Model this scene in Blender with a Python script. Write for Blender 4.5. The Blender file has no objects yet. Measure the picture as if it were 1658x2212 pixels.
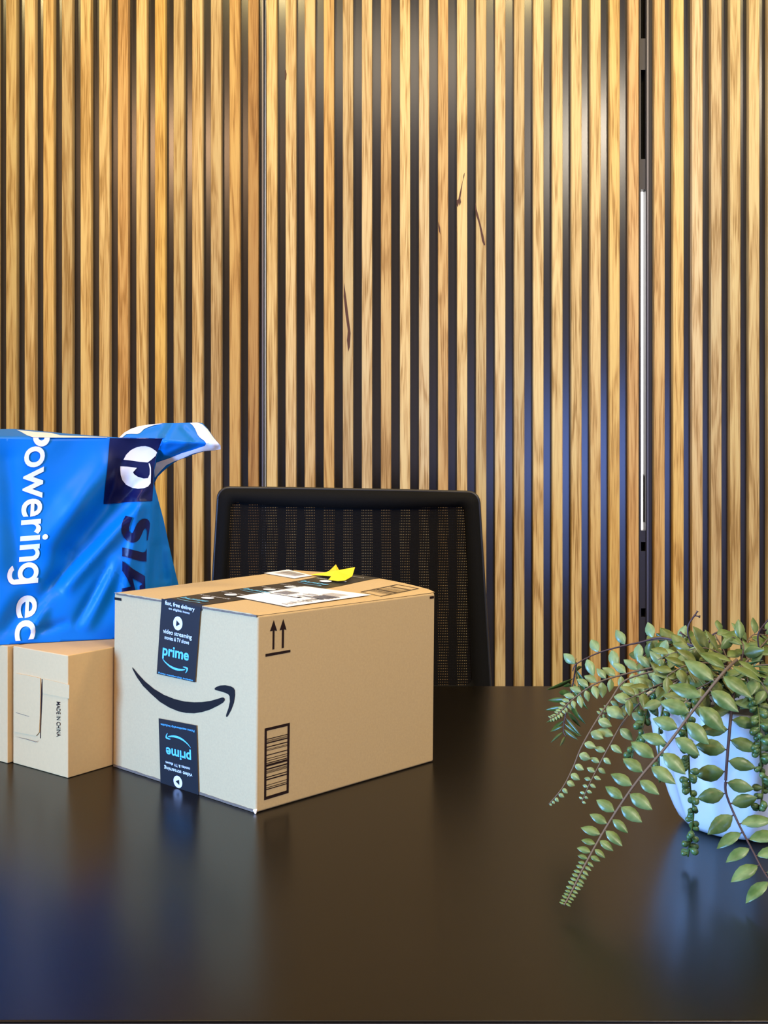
import bpy, bmesh, math, random
from mathutils import Vector, Matrix
random.seed(7)
S = bpy.context.scene
COL = S.collection
PI = math.pi

# ------------------------------------------------------------------ camera
F, CX, HY = 2400.0, 829.0, 964.0      # focal length in pixels, principal column, horizon row (1658 x 2212 frame)
TABLE_Z, CAM_H = 0.74, 0.40
CZ = TABLE_Z + CAM_H
cam = bpy.data.cameras.new('camera')
cam.sensor_fit = 'AUTO'; cam.sensor_width = 36.0
cam.lens = 36.0 * F / 2212.0
cam.shift_y = -(1106.0 - HY) / 2212.0
cam.clip_start = 0.02
co = bpy.data.objects.new('camera', cam); COL.objects.link(co)
co.location = (0, 0, CZ); co.rotation_euler = (PI / 2, 0, 0)
S.camera = co

# ------------------------------------------------------------------ colour management, world, lights
S.view_settings.view_transform = 'Standard'
S.view_settings.look = 'None'
S.view_settings.exposure = 0.0
S.view_settings.gamma = 1.0
S.view_settings.use_curve_mapping = False
S.cycles.use_denoising = True
S.cycles.max_bounces = 10
S.cycles.sample_clamp_indirect = 6.0

w = bpy.data.worlds.new('world'); S.world = w; w.use_nodes = True
bg = w.node_tree.nodes['Background']
bg.inputs[0].default_value = (0.75, 0.85, 1.0, 1); bg.inputs[1].default_value = 0.25

def area(name, loc, target, size, size_y, power, color, shape='RECTANGLE', spread=PI):
    l = bpy.data.lights.new(name, 'AREA'); l.shape = shape
    l.size = size
    if shape in ('RECTANGLE', 'ELLIPSE'): l.size_y = size_y
    l.energy = power; l.color = color; l.spread = spread
    o = bpy.data.objects.new(name, l); COL.objects.link(o)
    o.location = loc
    d = Vector(target) - Vector(loc)
    o.rotation_euler = d.to_track_quat('-Z', 'Y').to_euler()
    return o

# daylight through the window of the left wall, and the dimmer window behind the camera
area('window_daylight', (-1.56, 0.32, 1.12), (0.5, 0.32, 1.05), 0.50, 0.55, 88, (0.17, 0.405, 1.0), spread=2.3)
area('rear_window_daylight', (1.15, -2.16, 1.05), (1.15, 2.0, 1.05), 0.95, 0.75, 26, (0.19, 0.34, 1.0))
# ceiling downlights: a row washing the slatted wall, and general ones over the room
for x in (-1.2, -0.4, 0.4, 1.2, 2.0):
    area('wall_downlight', (x, 1.72, 2.69), (x, 2.45, 1.3), 0.16, 0.16, 7.0, (1.0, 0.77, 0.34), 'DISK')
area('ceiling_lamp', (0.90, -0.35, 2.69), (0.90, -0.35, 0.0), 0.12, 1.1, 52, (1.0, 0.86, 0.66))
area('ceiling_lamp', (-1.17, -0.25, 2.69), (-1.0, 0.6, 0.8), 0.42, 0.42, 26, (1.0, 0.60, 0.32), 'DISK')
area('ceiling_lamp', (0.0, 0.9, 2.69), (0.0, 1.15, 0.7), 1.0, 1.0, 13, (1.0, 0.82, 0.58), 'DISK')
area('ceiling_lamp', (1.6, 0.6, 2.69), (0.4, 1.2, 0.8), 0.30, 0.30, 20, (1.0, 0.82, 0.58), 'DISK')
# the lit room behind the slatted wall
area('rear_room_lamp', (0.62, 3.05, 2.3), (0.66, 3.6, 1.5), 0.5, 0.3, 90, (1.0, 0.97, 0.95))

# ------------------------------------------------------------------ materials
def new_mat(name):
    m = bpy.data.materials.new(name); m.use_nodes = True
    return m, m.node_tree.nodes, m.node_tree.links, m.node_tree.nodes['Principled BSDF']

def mat(name, col, rough=0.6, metal=0.0, spec=0.5, noise=0.0, nscale=200.0, bump=0.0, bscale=400.0, coat=0.0, sheen=0.0):
    m, N, L, P = new_mat(name)
    P.inputs['Base Color'].default_value = (*col, 1)
    P.inputs['Roughness'].default_value = rough
    P.inputs['Metallic'].default_value = metal
    P.inputs['Specular IOR Level'].default_value = spec
    P.inputs['Coat Weight'].default_value = coat
    tc = N.new('ShaderNodeTexCoord')
    if noise > 0:
        n = N.new('ShaderNodeTexNoise'); n.inputs['Scale'].default_value = nscale; n.inputs['Detail'].default_value = 5
        L.new(tc.outputs['Object'], n.inputs['Vector'])
        mx = N.new('ShaderNodeMix'); mx.data_type = 'RGBA'
        mx.inputs['A'].default_value = (*[c * (1 - noise) for c in col], 1)
        mx.inputs['B'].default_value = (*[min(1, c * (1 + noise)) for c in col], 1)
        L.new(n.outputs['Fac'], mx.inputs['Factor']); L.new(mx.outputs['Result'], P.inputs['Base Color'])
    if bump > 0:
        n2 = N.new('ShaderNodeTexNoise'); n2.inputs['Scale'].default_value = bscale; n2.inputs['Detail'].default_value = 3
        L.new(tc.outputs['Object'], n2.inputs['Vector'])
        b = N.new('ShaderNodeBump'); b.inputs['Strength'].default_value = bump; b.inputs['Distance'].default_value = 0.001
        L.new(n2.outputs['Fac'], b.inputs['Height']); L.new(b.outputs['Normal'], P.inputs['Normal'])
    return m

def wood_mat():
    m, N, L, P = new_mat('oiled_hardwood')
    tc = N.new('ShaderNodeTexCoord')
    seed = N.new('ShaderNodeAttribute'); seed.attribute_name = 'seed'
    tint = N.new('ShaderNodeAttribute'); tint.attribute_name = 'tint'
    off = N.new('ShaderNodeCombineXYZ')
    mul = N.new('ShaderNodeMath'); mul.operation = 'MULTIPLY'; mul.inputs[1].default_value = 37.0
    L.new(seed.outputs['Fac'], mul.inputs[0])
    L.new(mul.outputs[0], off.inputs['X']); L.new(mul.outputs[0], off.inputs['Z'])
    add = N.new('ShaderNodeVectorMath'); add.operation = 'ADD'
    L.new(tc.outputs['Object'], add.inputs[0]); L.new(off.outputs[0], add.inputs[1])
    # broad warped figure (cathedral grain)
    mp = N.new('ShaderNodeMapping'); mp.inputs['Scale'].default_value = (22, 22, 1.7)
    L.new(add.outputs[0], mp.inputs['Vector'])
    n1 = N.new('ShaderNodeTexNoise'); n1.inputs['Scale'].default_value = 1.0; n1.inputs['Detail'].default_value = 4
    n1.inputs['Distortion'].default_value = 0.6
    L.new(mp.outputs[0], n1.inputs['Vector'])
    k = N.new('ShaderNodeMath'); k.operation = 'MULTIPLY'; k.inputs[1].default_value = 34.0
    L.new(n1.outputs['Fac'], k.inputs[0])
    sn = N.new('ShaderNodeMath'); sn.operation = 'SINE'; L.new(k.outputs[0], sn.inputs[0])
    # fine straight fibre
    mp2 = N.new('ShaderNodeMapping'); mp2.inputs['Scale'].default_value = (520, 520, 11)
    L.new(add.outputs[0], mp2.inputs['Vector'])
    n2 = N.new('ShaderNodeTexNoise'); n2.inputs['Scale'].default_value = 1.0; n2.inputs['Detail'].default_value = 3
    L.new(mp2.outputs[0], n2.inputs['Vector'])
    # slow blotches
    mp3 = N.new('ShaderNodeMapping'); mp3.inputs['Scale'].default_value = (14, 14, 3.2)
    L.new(add.outputs[0], mp3.inputs['Vector'])
    n3 = N.new('ShaderNodeTexNoise'); n3.inputs['Scale'].default_value = 1.0; n3.inputs['Detail'].default_value = 2
    L.new(mp3.outputs[0], n3.inputs['Vector'])
    a1 = N.new('ShaderNodeMath'); a1.operation = 'MULTIPLY_ADD'; a1.inputs[1].default_value = 0.14; a1.inputs[2].default_value = 0.0
    L.new(sn.outputs[0], a1.inputs[0])
    a2 = N.new('ShaderNodeMath'); a2.operation = 'MULTIPLY_ADD'; a2.inputs[1].default_value = 1.15
    L.new(n2.outputs['Fac'], a2.inputs[0]); L.new(a1.outputs[0], a2.inputs[2])
    a3 = N.new('ShaderNodeMath'); a3.operation = 'MULTIPLY_ADD'; a3.inputs[1].default_value = 0.5
    L.new(n3.outputs['Fac'], a3.inputs[0]); L.new(a2.outputs[0], a3.inputs[2])
    cr = N.new('ShaderNodeValToRGB')
    cr.color_ramp.elements[0].position = 0.54; cr.color_ramp.elements[0].color = (0.34, 0.205, 0.060, 1)
    cr.color_ramp.elements[1].position = 1.0; cr.color_ramp.elements[1].color = (0.70, 0.545, 0.25, 1)
    e = cr.color_ramp.elements.new(0.76); e.color = (0.58, 0.40, 0.165, 1)
    L.new(a3.outputs[0], cr.inputs['Fac'])
    mx = N.new('ShaderNodeMix'); mx.data_type = 'RGBA'; mx.blend_type = 'MULTIPLY'; mx.inputs['Factor'].default_value = 1.0
    L.new(cr.outputs['Color'], mx.inputs['A']); L.new(tint.outputs['Color'], mx.inputs['B'])
    L.new(mx.outputs['Result'], P.inputs['Base Color'])
    P.inputs['Roughness'].default_value = 0.5
    P.inputs['Specular IOR Level'].default_value = 0.35
    return m

def leaf_mat(name, c0, c1, rough=0.36):
    m, N, L, P = new_mat(name)
    tc = N.new('ShaderNodeTexCoord')
    n = N.new('ShaderNodeTexNoise'); n.inputs['Scale'].default_value = 75; n.inputs['Detail'].default_value = 3
    L.new(tc.outputs['Object'], n.inputs['Vector'])
    cr = N.new('ShaderNodeValToRGB')
    cr.color_ramp.elements[0].position = 0.34; cr.color_ramp.elements[0].color = (*c0, 1)
    cr.color_ramp.elements[1].position = 0.66; cr.color_ramp.elements[1].color = (*c1, 1)
    L.new(n.outputs['Fac'], cr.inputs['Fac']); L.new(cr.outputs['Color'], P.inputs['Base Color'])
    P.inputs['Roughness'].default_value = rough
    P.inputs['Specular IOR Level'].default_value = 0.4
    return m

M = {}
M['wood'] = wood_mat()
M['laminate'] = mat('black_satin_laminate', (0.017, 0.0135, 0.010), 0.215, spec=0.75, bump=0.006, bscale=600)
M['metal_dark'] = mat('dark_anodised_metal', (0.045, 0.041, 0.040), 0.42, metal=0.5)
M['metal_strip'] = mat('grey_metal_strip', (0.20, 0.19, 0.20), 0.45, metal=1.0)
M['black'] = mat('matt_black', (0.006, 0.006, 0.006), 0.8, spec=0.2)
M['vein'] = mat('dark_gum_vein', (0.075, 0.022, 0.008), 0.6)
M['table'] = mat('black_tabletop_laminate', (0.0022, 0.0016, 0.0009), 0.26, spec=0.33, bump=0.006, bscale=900)
M['table_edge'] = mat('table_edging', (0.030, 0.026, 0.028), 0.5)
M['carpet'] = mat('brown_carpet', (0.07, 0.045, 0.035), 0.95, noise=0.3, nscale=300)
M['plaster'] = mat('white_plaster', (0.62, 0.58, 0.52), 0.9, noise=0.04, nscale=60)
M['plaster_rear'] = mat('bright_white_plaster', (0.82, 0.82, 0.82), 0.9)
M['frame_white'] = mat('white_frame_paint', (0.75, 0.75, 0.74), 0.5)
M['kraft'] = mat('kraft_cardboard', (0.51, 0.36, 0.165), 0.82, spec=0.25, noise=0.10, nscale=420, bump=0.05, bscale=260)
M['kraft_pale'] = mat('pale_kraft_cardboard', (0.60, 0.385, 0.160), 0.85, spec=0.25, noise=0.06, nscale=260, bump=0.10, bscale=120)
M['flute'] = mat('cut_cardboard_edge', (0.15, 0.11, 0.07), 0.9, noise=0.5, nscale=500)
M['ink'] = mat('black_printing_ink', (0.009, 0.0075, 0.007), 0.7, spec=0.12)
M['ink_brown'] = mat('dark_printing_ink', (0.018, 0.008, 0.006), 0.7, spec=0.12)
M['ink_grey'] = mat('grey_printing_ink', (0.16, 0.14, 0.12), 0.7)
M['tape'] = mat('dark_blue_packing_tape', (0.013, 0.0165, 0.019), 0.32, spec=0.35, bump=0.02, bscale=120)
M['tape_white'] = mat('white_tape_print', (0.72, 0.75, 0.78), 0.5)
M['tape_cyan'] = mat('pale_blue_tape_print', (0.10, 0.46, 0.70), 0.5)
M['paper'] = mat('white_label_paper', (0.88, 0.86, 0.82), 0.7)
M['yellow'] = mat('yellow_paper', (0.86, 0.57, 0.010), 0.7)
M['bag_blue'] = mat('blue_plastic_film', (0.0, 0.145, 0.47), 0.40, spec=0.20, noise=0.05, nscale=25)
M['bag_white'] = mat('white_plastic_film', (0.76, 0.72, 0.68), 0.4)
M['bag_navy'] = mat('navy_plastic_print', (0.003, 0.005, 0.045), 0.36, spec=0.22)
M['chair'] = mat('black_chair_fabric', (0.006, 0.0062, 0.006), 0.85, spec=0.12, bump=0.3, bscale=700)
M['chair_plastic'] = mat('black_chair_plastic', (0.016, 0.016, 0.016), 0.4)
M['chair_mesh'] = mat('black_mesh_yarn', (0.006, 0.0055, 0.005), 0.8, spec=0.12)
M['pot'] = mat('white_glazed_ceramic', (0.68, 0.69, 0.63), 0.22, spec=0.5, coat=0.5)
M['soil'] = mat('dark_potting_soil', (0.012, 0.011, 0.008), 0.95, noise=0.5, nscale=150)
M['leaf'] = leaf_mat('green_leaf', (0.054, 0.098, 0.018), (0.130, 0.190, 0.055))
M['leaf_pale'] = leaf_mat('grey_green_leaf', (0.115, 0.18, 0.068), (0.20, 0.28, 0.105))
M['leaf_olive'] = leaf_mat('olive_leaf', (0.065, 0.09, 0.014), (0.14, 0.165, 0.040))
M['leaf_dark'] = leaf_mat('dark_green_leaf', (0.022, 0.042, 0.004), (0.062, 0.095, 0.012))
M['bead'] = leaf_mat('bead_leaf', (0.04, 0.085, 0.018), (0.085, 0.15, 0.04), 0.35)
M['stem'] = mat('brown_stem', (0.10, 0.07, 0.04), 0.6)
M['stem_dark'] = mat('dark_red_stem', (0.045, 0.022, 0.018), 0.5)

M['table'].node_tree.nodes['Principled BSDF'].inputs['Specular Tint'].default_value = (1.0, 0.88, 0.70, 1)

# ------------------------------------------------------------------ object helpers
def link(name, me, m=None, parent=None, smooth=False):
    o = bpy.data.objects.new(name, me); COL.objects.link(o)
    if m is not None: me.materials.append(m)
    if smooth:
        for p in me.polygons: p.use_smooth = True
    if parent is not None:
        o.parent = parent
        if parent.type == 'EMPTY':
            o.matrix_parent_inverse = Matrix.Translation(-parent.location)
    return o

def pyd(name, V, Fc, m, parent=None, smooth=False):
    me = bpy.data.meshes.new(name); me.from_pydata([tuple(v) for v in V], [], Fc); me.update()
    return link(name, me, m, parent, smooth)

def from_bm(name, bm, m, parent=None, smooth=False, normals=True):
    if normals: bmesh.ops.recalc_face_normals(bm, faces=bm.faces[:])
    me = bpy.data.meshes.new(name); bm.to_mesh(me); bm.free()
    return link(name, me, m, parent, smooth)

def empty(name, loc, label, cat, group=None):
    o = bpy.data.objects.new(name, None); COL.objects.link(o); o.location = loc; o.empty_display_size = 0.05
    o['label'] = label; o['category'] = cat
    if group: o['group'] = group
    return o

def structure(o):
    o['kind'] = 'structure'
    return o

def bevel(o, width, seg=2, angle=35):
    b = o.modifiers.new('bevel', 'BEVEL'); b.width = width; b.segments = seg
    b.limit_method = 'ANGLE'; b.angle_limit = math.radians(angle); b.harden_normals = True
    for p in o.data.polygons: p.use_smooth = True
    return o

class MB:
    def __init__(s): s.V = []; s.F = []
    def hexa(s, c):                                  # eight corners: bottom ring then top ring
        b = len(s.V); s.V += [tuple(v) for v in c]
        s.F += [tuple(b + i for i in q) for q in ((3, 2, 1, 0), (4, 5, 6, 7), (0, 1, 5, 4), (1, 2, 6, 5), (2, 3, 7, 6), (3, 0, 4, 7))]
    def box(s, x0, x1, y0, y1, z0, z1):
        s.hexa([(x0, y0, z0), (x1, y0, z0), (x1, y1, z0), (x0, y1, z0), (x0, y0, z1), (x1, y0, z1), (x1, y1, z1), (x0, y1, z1)])
    def tube(s, pts, rad, sides=8, caps=True):
        pts = [Vector(p) for p in pts]; n = len(pts); b = len(s.V)
        if not hasattr(rad, '__len__'): rad = [rad] * n
        up = Vector((0.13, 0.21, 0.97))
        for i, p in enumerate(pts):
            t = (pts[min(i + 1, n - 1)] - pts[max(i - 1, 0)]).normalized()
            a = t.cross(up)
            if a.length < 1e-3: a = t.cross(Vector((1, 0, 0)))
            a.normalize(); c = a.cross(t)
            for k in range(sides):
                th = 2 * PI * k / sides
                s.V.append(tuple(p + a * (math.cos(th) * rad[i]) + c * (math.sin(th) * rad[i])))
        for i in range(n - 1):
            for k in range(sides):
                k2 = (k + 1) % sides
                s.F.append((b + i * sides + k, b + i * sides + k2, b + (i + 1) * sides + k2, b + (i + 1) * sides + k))
        if caps:
            s.F.append(tuple(b + k for k in reversed(range(sides))))
            s.F.append(tuple(b + (n - 1) * sides + k for k in range(sides)))
    def add(s, V, Fc):
        b = len(s.V); s.V += [tuple(v) for v in V]; s.F += [tuple(b + i for i in f) for f in Fc]
    def build(s, name, m, parent=None, smooth=False): return pyd(name, s.V, s.F, m, parent, smooth)

def lathe(prof, n, rfun=None, center=(0, 0, 0)):
    V, Fc = [], []
    for (r, z) in prof:
        for k in range(n):
            th = 2 * PI * k / n
            rr = r * (rfun(th, z) if rfun else 1.0)
            V.append((center[0] + rr * math.cos(th), center[1] + rr * math.sin(th), center[2] + z))
    for i in range(len(prof) - 1):
        for k in range(n):
            k2 = (k + 1) % n
            Fc.append((i * n + k, i * n + k2, (i + 1) * n + k2, (i + 1) * n + k))
    return V, Fc

# where a point of the photograph lies in the room, at a given distance from the camera
def P3(px, py, d): return Vector(((px - CX) / F * d, d, CZ - (py - HY) / F * d))
def tdist(py, z=TABLE_Z): return F * (CZ - z) / (py - HY)
def hit(px, py, p0, n):
    d = Vector(((px - CX) / F, 1.0, -(py - HY) / F)); o = Vector((0, 0, CZ))
    return o + d * ((Vector(p0) - o).dot(n) / d.dot(n))

def text2d(body, bold=0.0, space=1.0):
    cu = bpy.data.curves.new('lettering', 'FONT'); cu.body = body; cu.size = 1.0
    cu.offset = bold; cu.space_character = space; cu.resolution_u = 5
    o = bpy.data.objects.new('lettering', cu); COL.objects.link(o)
    bpy.context.view_layer.update()
    dg = bpy.context.evaluated_depsgraph_get()
    me = bpy.data.meshes.new_from_object(o.evaluated_get(dg))
    V = [(v.co.x, v.co.y) for v in me.vertices]; Fc = [tuple(p.vertices) for p in me.polygons]
    bpy.data.objects.remove(o); bpy.data.curves.remove(cu); bpy.data.meshes.remove(me)
    return V, Fc
def bbox(V):
    xs = [v[0] for v in V]; ys = [v[1] for v in V]
    return min(xs), max(xs), min(ys), max(ys)
def fit_text(body, x0, x1, y0, y1, bold=0.0, rot180=False):
    """lettering stretched into the box; y grows upward in the box"""
    V, Fc = text2d(body, bold); a, b, c, d = bbox(V)
    out = []
    for (x, y) in V:
        u = (x - a) / (b - a); v = (y - c) / (d - c)
        if rot180: u, v = 1 - u, 1 - v
        out.append((x0 + (x1 - x0) * u, y0 + (y1 - y0) * v))
    return out, Fc

def poly_faces(pts):
    from mathutils.geometry import tessellate_polygon
    return [tuple(t) for t in tessellate_polygon([[Vector((p[0], p[1], 0)) for p in pts]])]

def dense(V, Fc, step):
    """2-D mesh cut along a regular grid so that it can follow a curved surface"""
    bm = bmesh.new()
    vs = [bm.verts.new((v[0], v[1], 0)) for v in V]
    for f in Fc:
        try: bm.faces.new([vs[i] for i in f])
        except ValueError: pass
    xs = [v[0] for v in V]; ys = [v[1] for v in V]
    for (lo, hi, no) in ((min(xs), max(xs), (1, 0, 0)), (min(ys), max(ys), (0, 1, 0))):
        k = math.floor(lo / step) + 1
        while k * step < hi:
            c = (k * step, 0, 0) if no[0] else (0, k * step, 0)
            bmesh.ops.bisect_plane(bm, geom=bm.verts[:] + bm.edges[:] + bm.faces[:], dist=1e-4, plane_co=c, plane_no=no)
            k += 1
    bmesh.ops.remove_doubles(bm, verts=bm.verts[:], dist=1e-4)
    return bm

def crop(ox, oy, sc): return lambda pts: [(ox + x / sc, oy + y / sc) for (x, y) in pts]

# ------------------------------------------------------------------ the room
ROOM_X0, ROOM_X1, ROOM_Y0, CEIL = -1.6, 2.7, -2.2, 2.72
WALL_Y, TH = 2.634, math.radians(1.5)
EX, EN = Vector((math.cos(TH), -math.sin(TH), 0)), Vector((-math.sin(TH), -math.cos(TH), 0))
WO = Vector((0, WALL_Y, 0))
def wall_s(px):
    dx = (px - CX) / F
    return WALL_Y * dx / (1 + math.tan(TH) * dx) / math.cos(TH)
def wall_z(py, px=CX):
    return (hit(px, py, WO, EN)).z
def WP(s, dep, z): return WO + EX * s + EN * dep + Vector((0, 0, z))   # dep > 0: towards the room
def wall_box(mb, s0, s1, d0, d1, z0, z1):
    mb.hexa([WP(s0, d1, z0), WP(s1, d1, z0), WP(s1, d0, z0), WP(s0, d0, z0), WP(s0, d1, z1), WP(s1, d1, z1), WP(s1, d0, z1), WP(s0, d0, z1)])

b = MB(); b.box(ROOM_X0 - 0.1, ROOM_X1 + 0.1, ROOM_Y0 - 0.1, 4.3, -0.06, 0.0); structure(b.build('floor', M['carpet']))
b = MB(); b.box(ROOM_X0 - 0.1, ROOM_X1 + 0.1, ROOM_Y0 - 0.1, 4.3, CEIL, CEIL + 0.06); structure(b.build('ceiling', M['plaster']))
b = MB(); b.box(ROOM_X1, ROOM_X1 + 0.08, ROOM_Y0, 4.2, 0, CEIL); structure(b.build('wall_right', M['plaster']))
WY0, WY1, WZ0, WZ1 = 0.05, 0.6, 0.8, 1.45        # window of the left wall
b = MB()
b.box(ROOM_X0 - 0.08, ROOM_X0, ROOM_Y0, WY0, 0, CEIL); b.box(ROOM_X0 - 0.08, ROOM_X0, WY1, 4.2, 0, CEIL)
b.box(ROOM_X0 - 0.08, ROOM_X0, WY0, WY1, 0, WZ0); b.box(ROOM_X0 - 0.08, ROOM_X0, WY0, WY1, WZ1, CEIL)
structure(b.build('wall_left', M['plaster']))
b = MB()
for (y0, y1, z0, z1) in ((WY0, WY0 + 0.05, WZ0, WZ1), (WY1 - 0.05, WY1, WZ0, WZ1), (WY0, WY1, WZ0, WZ0 + 0.05), (WY0, WY1, WZ1 - 0.05, WZ1)):
    b.box(ROOM_X0 - 0.07, ROOM_X0 - 0.02, y0, y1, z0, z1)
structure(b.build('window_1', M['frame_white']))
VX0, VX1, VZ0, VZ1 = 0.6, 1.7, 0.6, 1.5                # window behind the camera
b = MB()
b.box(ROOM_X0, VX0, ROOM_Y0 - 0.08, ROOM_Y0, 0, CEIL); b.box(VX1, ROOM_X1, ROOM_Y0 - 0.08, ROOM_Y0, 0, CEIL)
b.box(VX0, VX1, ROOM_Y0 - 0.08, ROOM_Y0, 0, VZ0); b.box(VX0, VX1, ROOM_Y0 - 0.08, ROOM_Y0, VZ1, CEIL)
structure(b.build('wall_front', M['plaster']))
b = MB()
for (x0, x1, z0, z1) in ((VX0, VX0 + 0.05, VZ0, VZ1), (VX1 - 0.05, VX1, VZ0, VZ1), (VX0, VX1, VZ0, VZ0 + 0.05), (VX0, VX1, VZ1 - 0.05, VZ1)):
    b.box(x0, x1, ROOM_Y0 - 0.07, ROOM_Y0 - 0.02, z0, z1)
structure(b.build('window_2', M['frame_white']))
b = MB(); b.box(ROOM_X0, ROOM_X1, 4.1, 4.2, 0, CEIL); structure(b.build('wall_rear', M['plaster_rear']))

# slatted wall: left panel and right panel belong to the wall, the middle panel is a flush door
SLAT_D, GAPZ = 0.022, 0.0
rs = random.Random(11)
def slat_run(name, px_list, width_px, parent, tints):
    V, Fc, seeds, cols = [], [], [], []
    for i, px in enumerate(px_list):
        s0, s1 = wall_s(px), wall_s(px + width_px)
        c = 0.0012
        prof = [(s0, -SLAT_D), (s0, -c), (s0 + c, 0), (s1 - c, 0), (s1, -c), (s1, -SLAT_D)]
        base = len(V)
        for z in (0.0, CEIL):
            for (s, d) in prof: V.append(tuple(WP(s, d, z)))
        n = len(prof)
        for k in range(n):
            k2 = (k + 1) % n
            Fc.append((base + k2, base + k, base + n + k, base + n + k2))
        sd = rs.random()
        t = tints.get(i)
        if t is None:
            g = rs.uniform(0.86, 1.12); wv = rs.uniform(-0.05, 0.05)
            t = (g * (1 + wv * 0.3), g, g * (1 - wv * 2.4))
        seeds += [sd] * (2 * n); cols += [(*t, 1.0)] * (2 * n)
    o = pyd(name, V, Fc, M['wood'], parent)
    a = o.data.attributes.new('seed', 'FLOAT', 'POINT'); a.data.foreach_set('value', seeds)
    a = o.data.attributes.new('tint', 'FLOAT_COLOR', 'POINT'); a.data.foreach_set('color', [x for c in cols for x in c])
    return o

BT = 0.020                                             # thickness of the backing boards
sA1, sB0, sB1, sC0 = wall_s(562.5), wall_s(571), wall_s(1382), wall_s(1411)
mb = MB()
wall_box(mb, -1.56, sA1, -SLAT_D - BT, -SLAT_D, 0, CEIL)
wall_box(mb, sC0, 2.66, -SLAT_D - BT, -SLAT_D, 0, CEIL)
wb = structure(mb.build('wall_back', M['laminate']))
slat_run('slat_cladding', [12.8 + 40.2 * i for i in range(-14, 14)], 22.2, wb,
         {27: (0.70, 0.55, 0.42), 26: (0.92, 0.80, 0.62), 18: (1.12, 1.10, 1.05), 16: (1.08, 1.02, 0.9), 20: (0.98, 0.84, 0.74), 21: (1.1, 1.08, 1.05), 22: (1.15, 1.05, 0.72)})
slat_run('slat_cladding', [1412.6 + 40.9 * i for i in range(0, 22)], 22.6, wb, {0: (1.0, 0.88, 0.72), 1: (1.12, 1.02, 0.74)})
mb = MB(); wall_box(mb, sB0, sB1, -SLAT_D - BT, -SLAT_D, 0.008, CEIL - 0.004)
dr = structure(mb.build('door_1', M['laminate']))
slat_run('slat_cladding', [575.4 + 41.14 * i for i in range(20)], 22.0, dr,
         {2: (1.04, 1.0, 1.0), 3: (0.98, 0.86, 0.68), 6: (0.92, 0.84, 0.74), 9: (0.95, 0.84, 0.72), 18: (1.08, 0.98, 0.68), 17: (1.05, 1.0, 0.86), 19: (0.98, 0.82, 0.68)})
# dark gum veins in three slats
def on_slat(pts, name):
    q = [hit(x, y, WO + EN * 0.0004, EN) for (x, y) in pts]
    pyd(name, q, [tuple(range(len(q)))] if False else poly_faces(pts), M['vein'], dr)
cv = crop(900, 380, 8.29)
on_slat(cv([(855, -60), (850, 0), (820, 100), (800, 250), (780, 400), (790, 470), (765, 540), (752, 480), (735, 560), (712, 520), (712, 430), (742, 420), (760, 330), (790, 200), (825, 60), (840, -30)]), 'gum_vein')
on_slat(cv([(1045, 470), (1065, 580), (1100, 700), (1150, 900), (1190, 1070), (1222, 1230), (1200, 1250), (1165, 1160), (1140, 1010), (1110, 860), (1060, 700), (1046, 600)]), 'gum_vein')
on_slat([(947, 478), (950, 492), (951, 507), (948, 500), (946, 488)], 'gum_vein')
on_slat([(743, 610), (747, 640), (752, 680), (757, 720), (755, 750), (752, 760), (749, 735), (751, 715), (746, 680), (742, 640)], 'gum_vein')
on_slat([(617, 150), (619, 160), (618, 172), (615.5, 174), (615.5, 152)], 'gum_vein')

# trim: metal strip at the hinge side, slotted metal jamb at the lock side
mb = MB()
wall_box(mb, wall_s(564.2), wall_s(568.4), -SLAT_D - BT, -0.004, 0, CEIL)
structure(bevel(mb.build('trim_1', M['metal_strip']), 0.0012, 2))
mb = MB()
j0, j1, j2, j3 = wall_s(1382.6), wall_s(1386.0), wall_s(1396.5), wall_s(1410.5)
wall_box(mb, j0, j1, -SLAT_D - BT, -0.012, 0, CEIL)
wall_box(mb, j2, wall_s(1403), -SLAT_D - BT, -0.012, 0, CEIL)
wall_box(mb, wall_s(1403), j3, -SLAT_D - BT, -0.019, 0, CEIL)
edges = [-160, -90, 78, 146, 340, 406, 1024, 1128, 1147, 1172, 1192, 1316, 1335]
for (a, c) in ((-1100, -90), (78, 146), (340, 406), (1147, 1172), (1192, 1316), (1335, 2300)):
    wall_box(mb, j1, j2, -SLAT_D - BT, -0.015, max(0, wall_z(c, 1391)), min(CEIL, wall_z(a, 1391)))
t2 = structure(mb.build('trim_2', M['metal_dark']))
mb = MB(); wall_box(mb, wall_s(1399.2), wall_s(1401.6), -0.012, -0.0095, 0, CEIL); mb.build('edge_strip', M['metal_strip'], t2)  # paler strip standing in for the thin highlight along the jamb
mb = MB()                                              # blanking behind the dark slots, with a slanted top edge below the long slot
for (a, c) in ((-95, 82), (142, 344), (1168, 1196), (1312, 1339)):
    wall_box(mb, j1 - 0.002, j2 + 0.002, -SLAT_D - BT - 0.008, -SLAT_D - BT, wall_z(c, 1391), wall_z(a, 1391))
q = [(1389, 1024), (1397.5, 1050), (1397.5, 1128), (1389, 1128)]
pts = [hit(x, y, WO - EN * 0.03, EN) for (x, y) in q]
mb.hexa([p - EN * 0.004 for p in pts] + pts)
mb.build('slot_blank', M['black'], t2)

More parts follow.
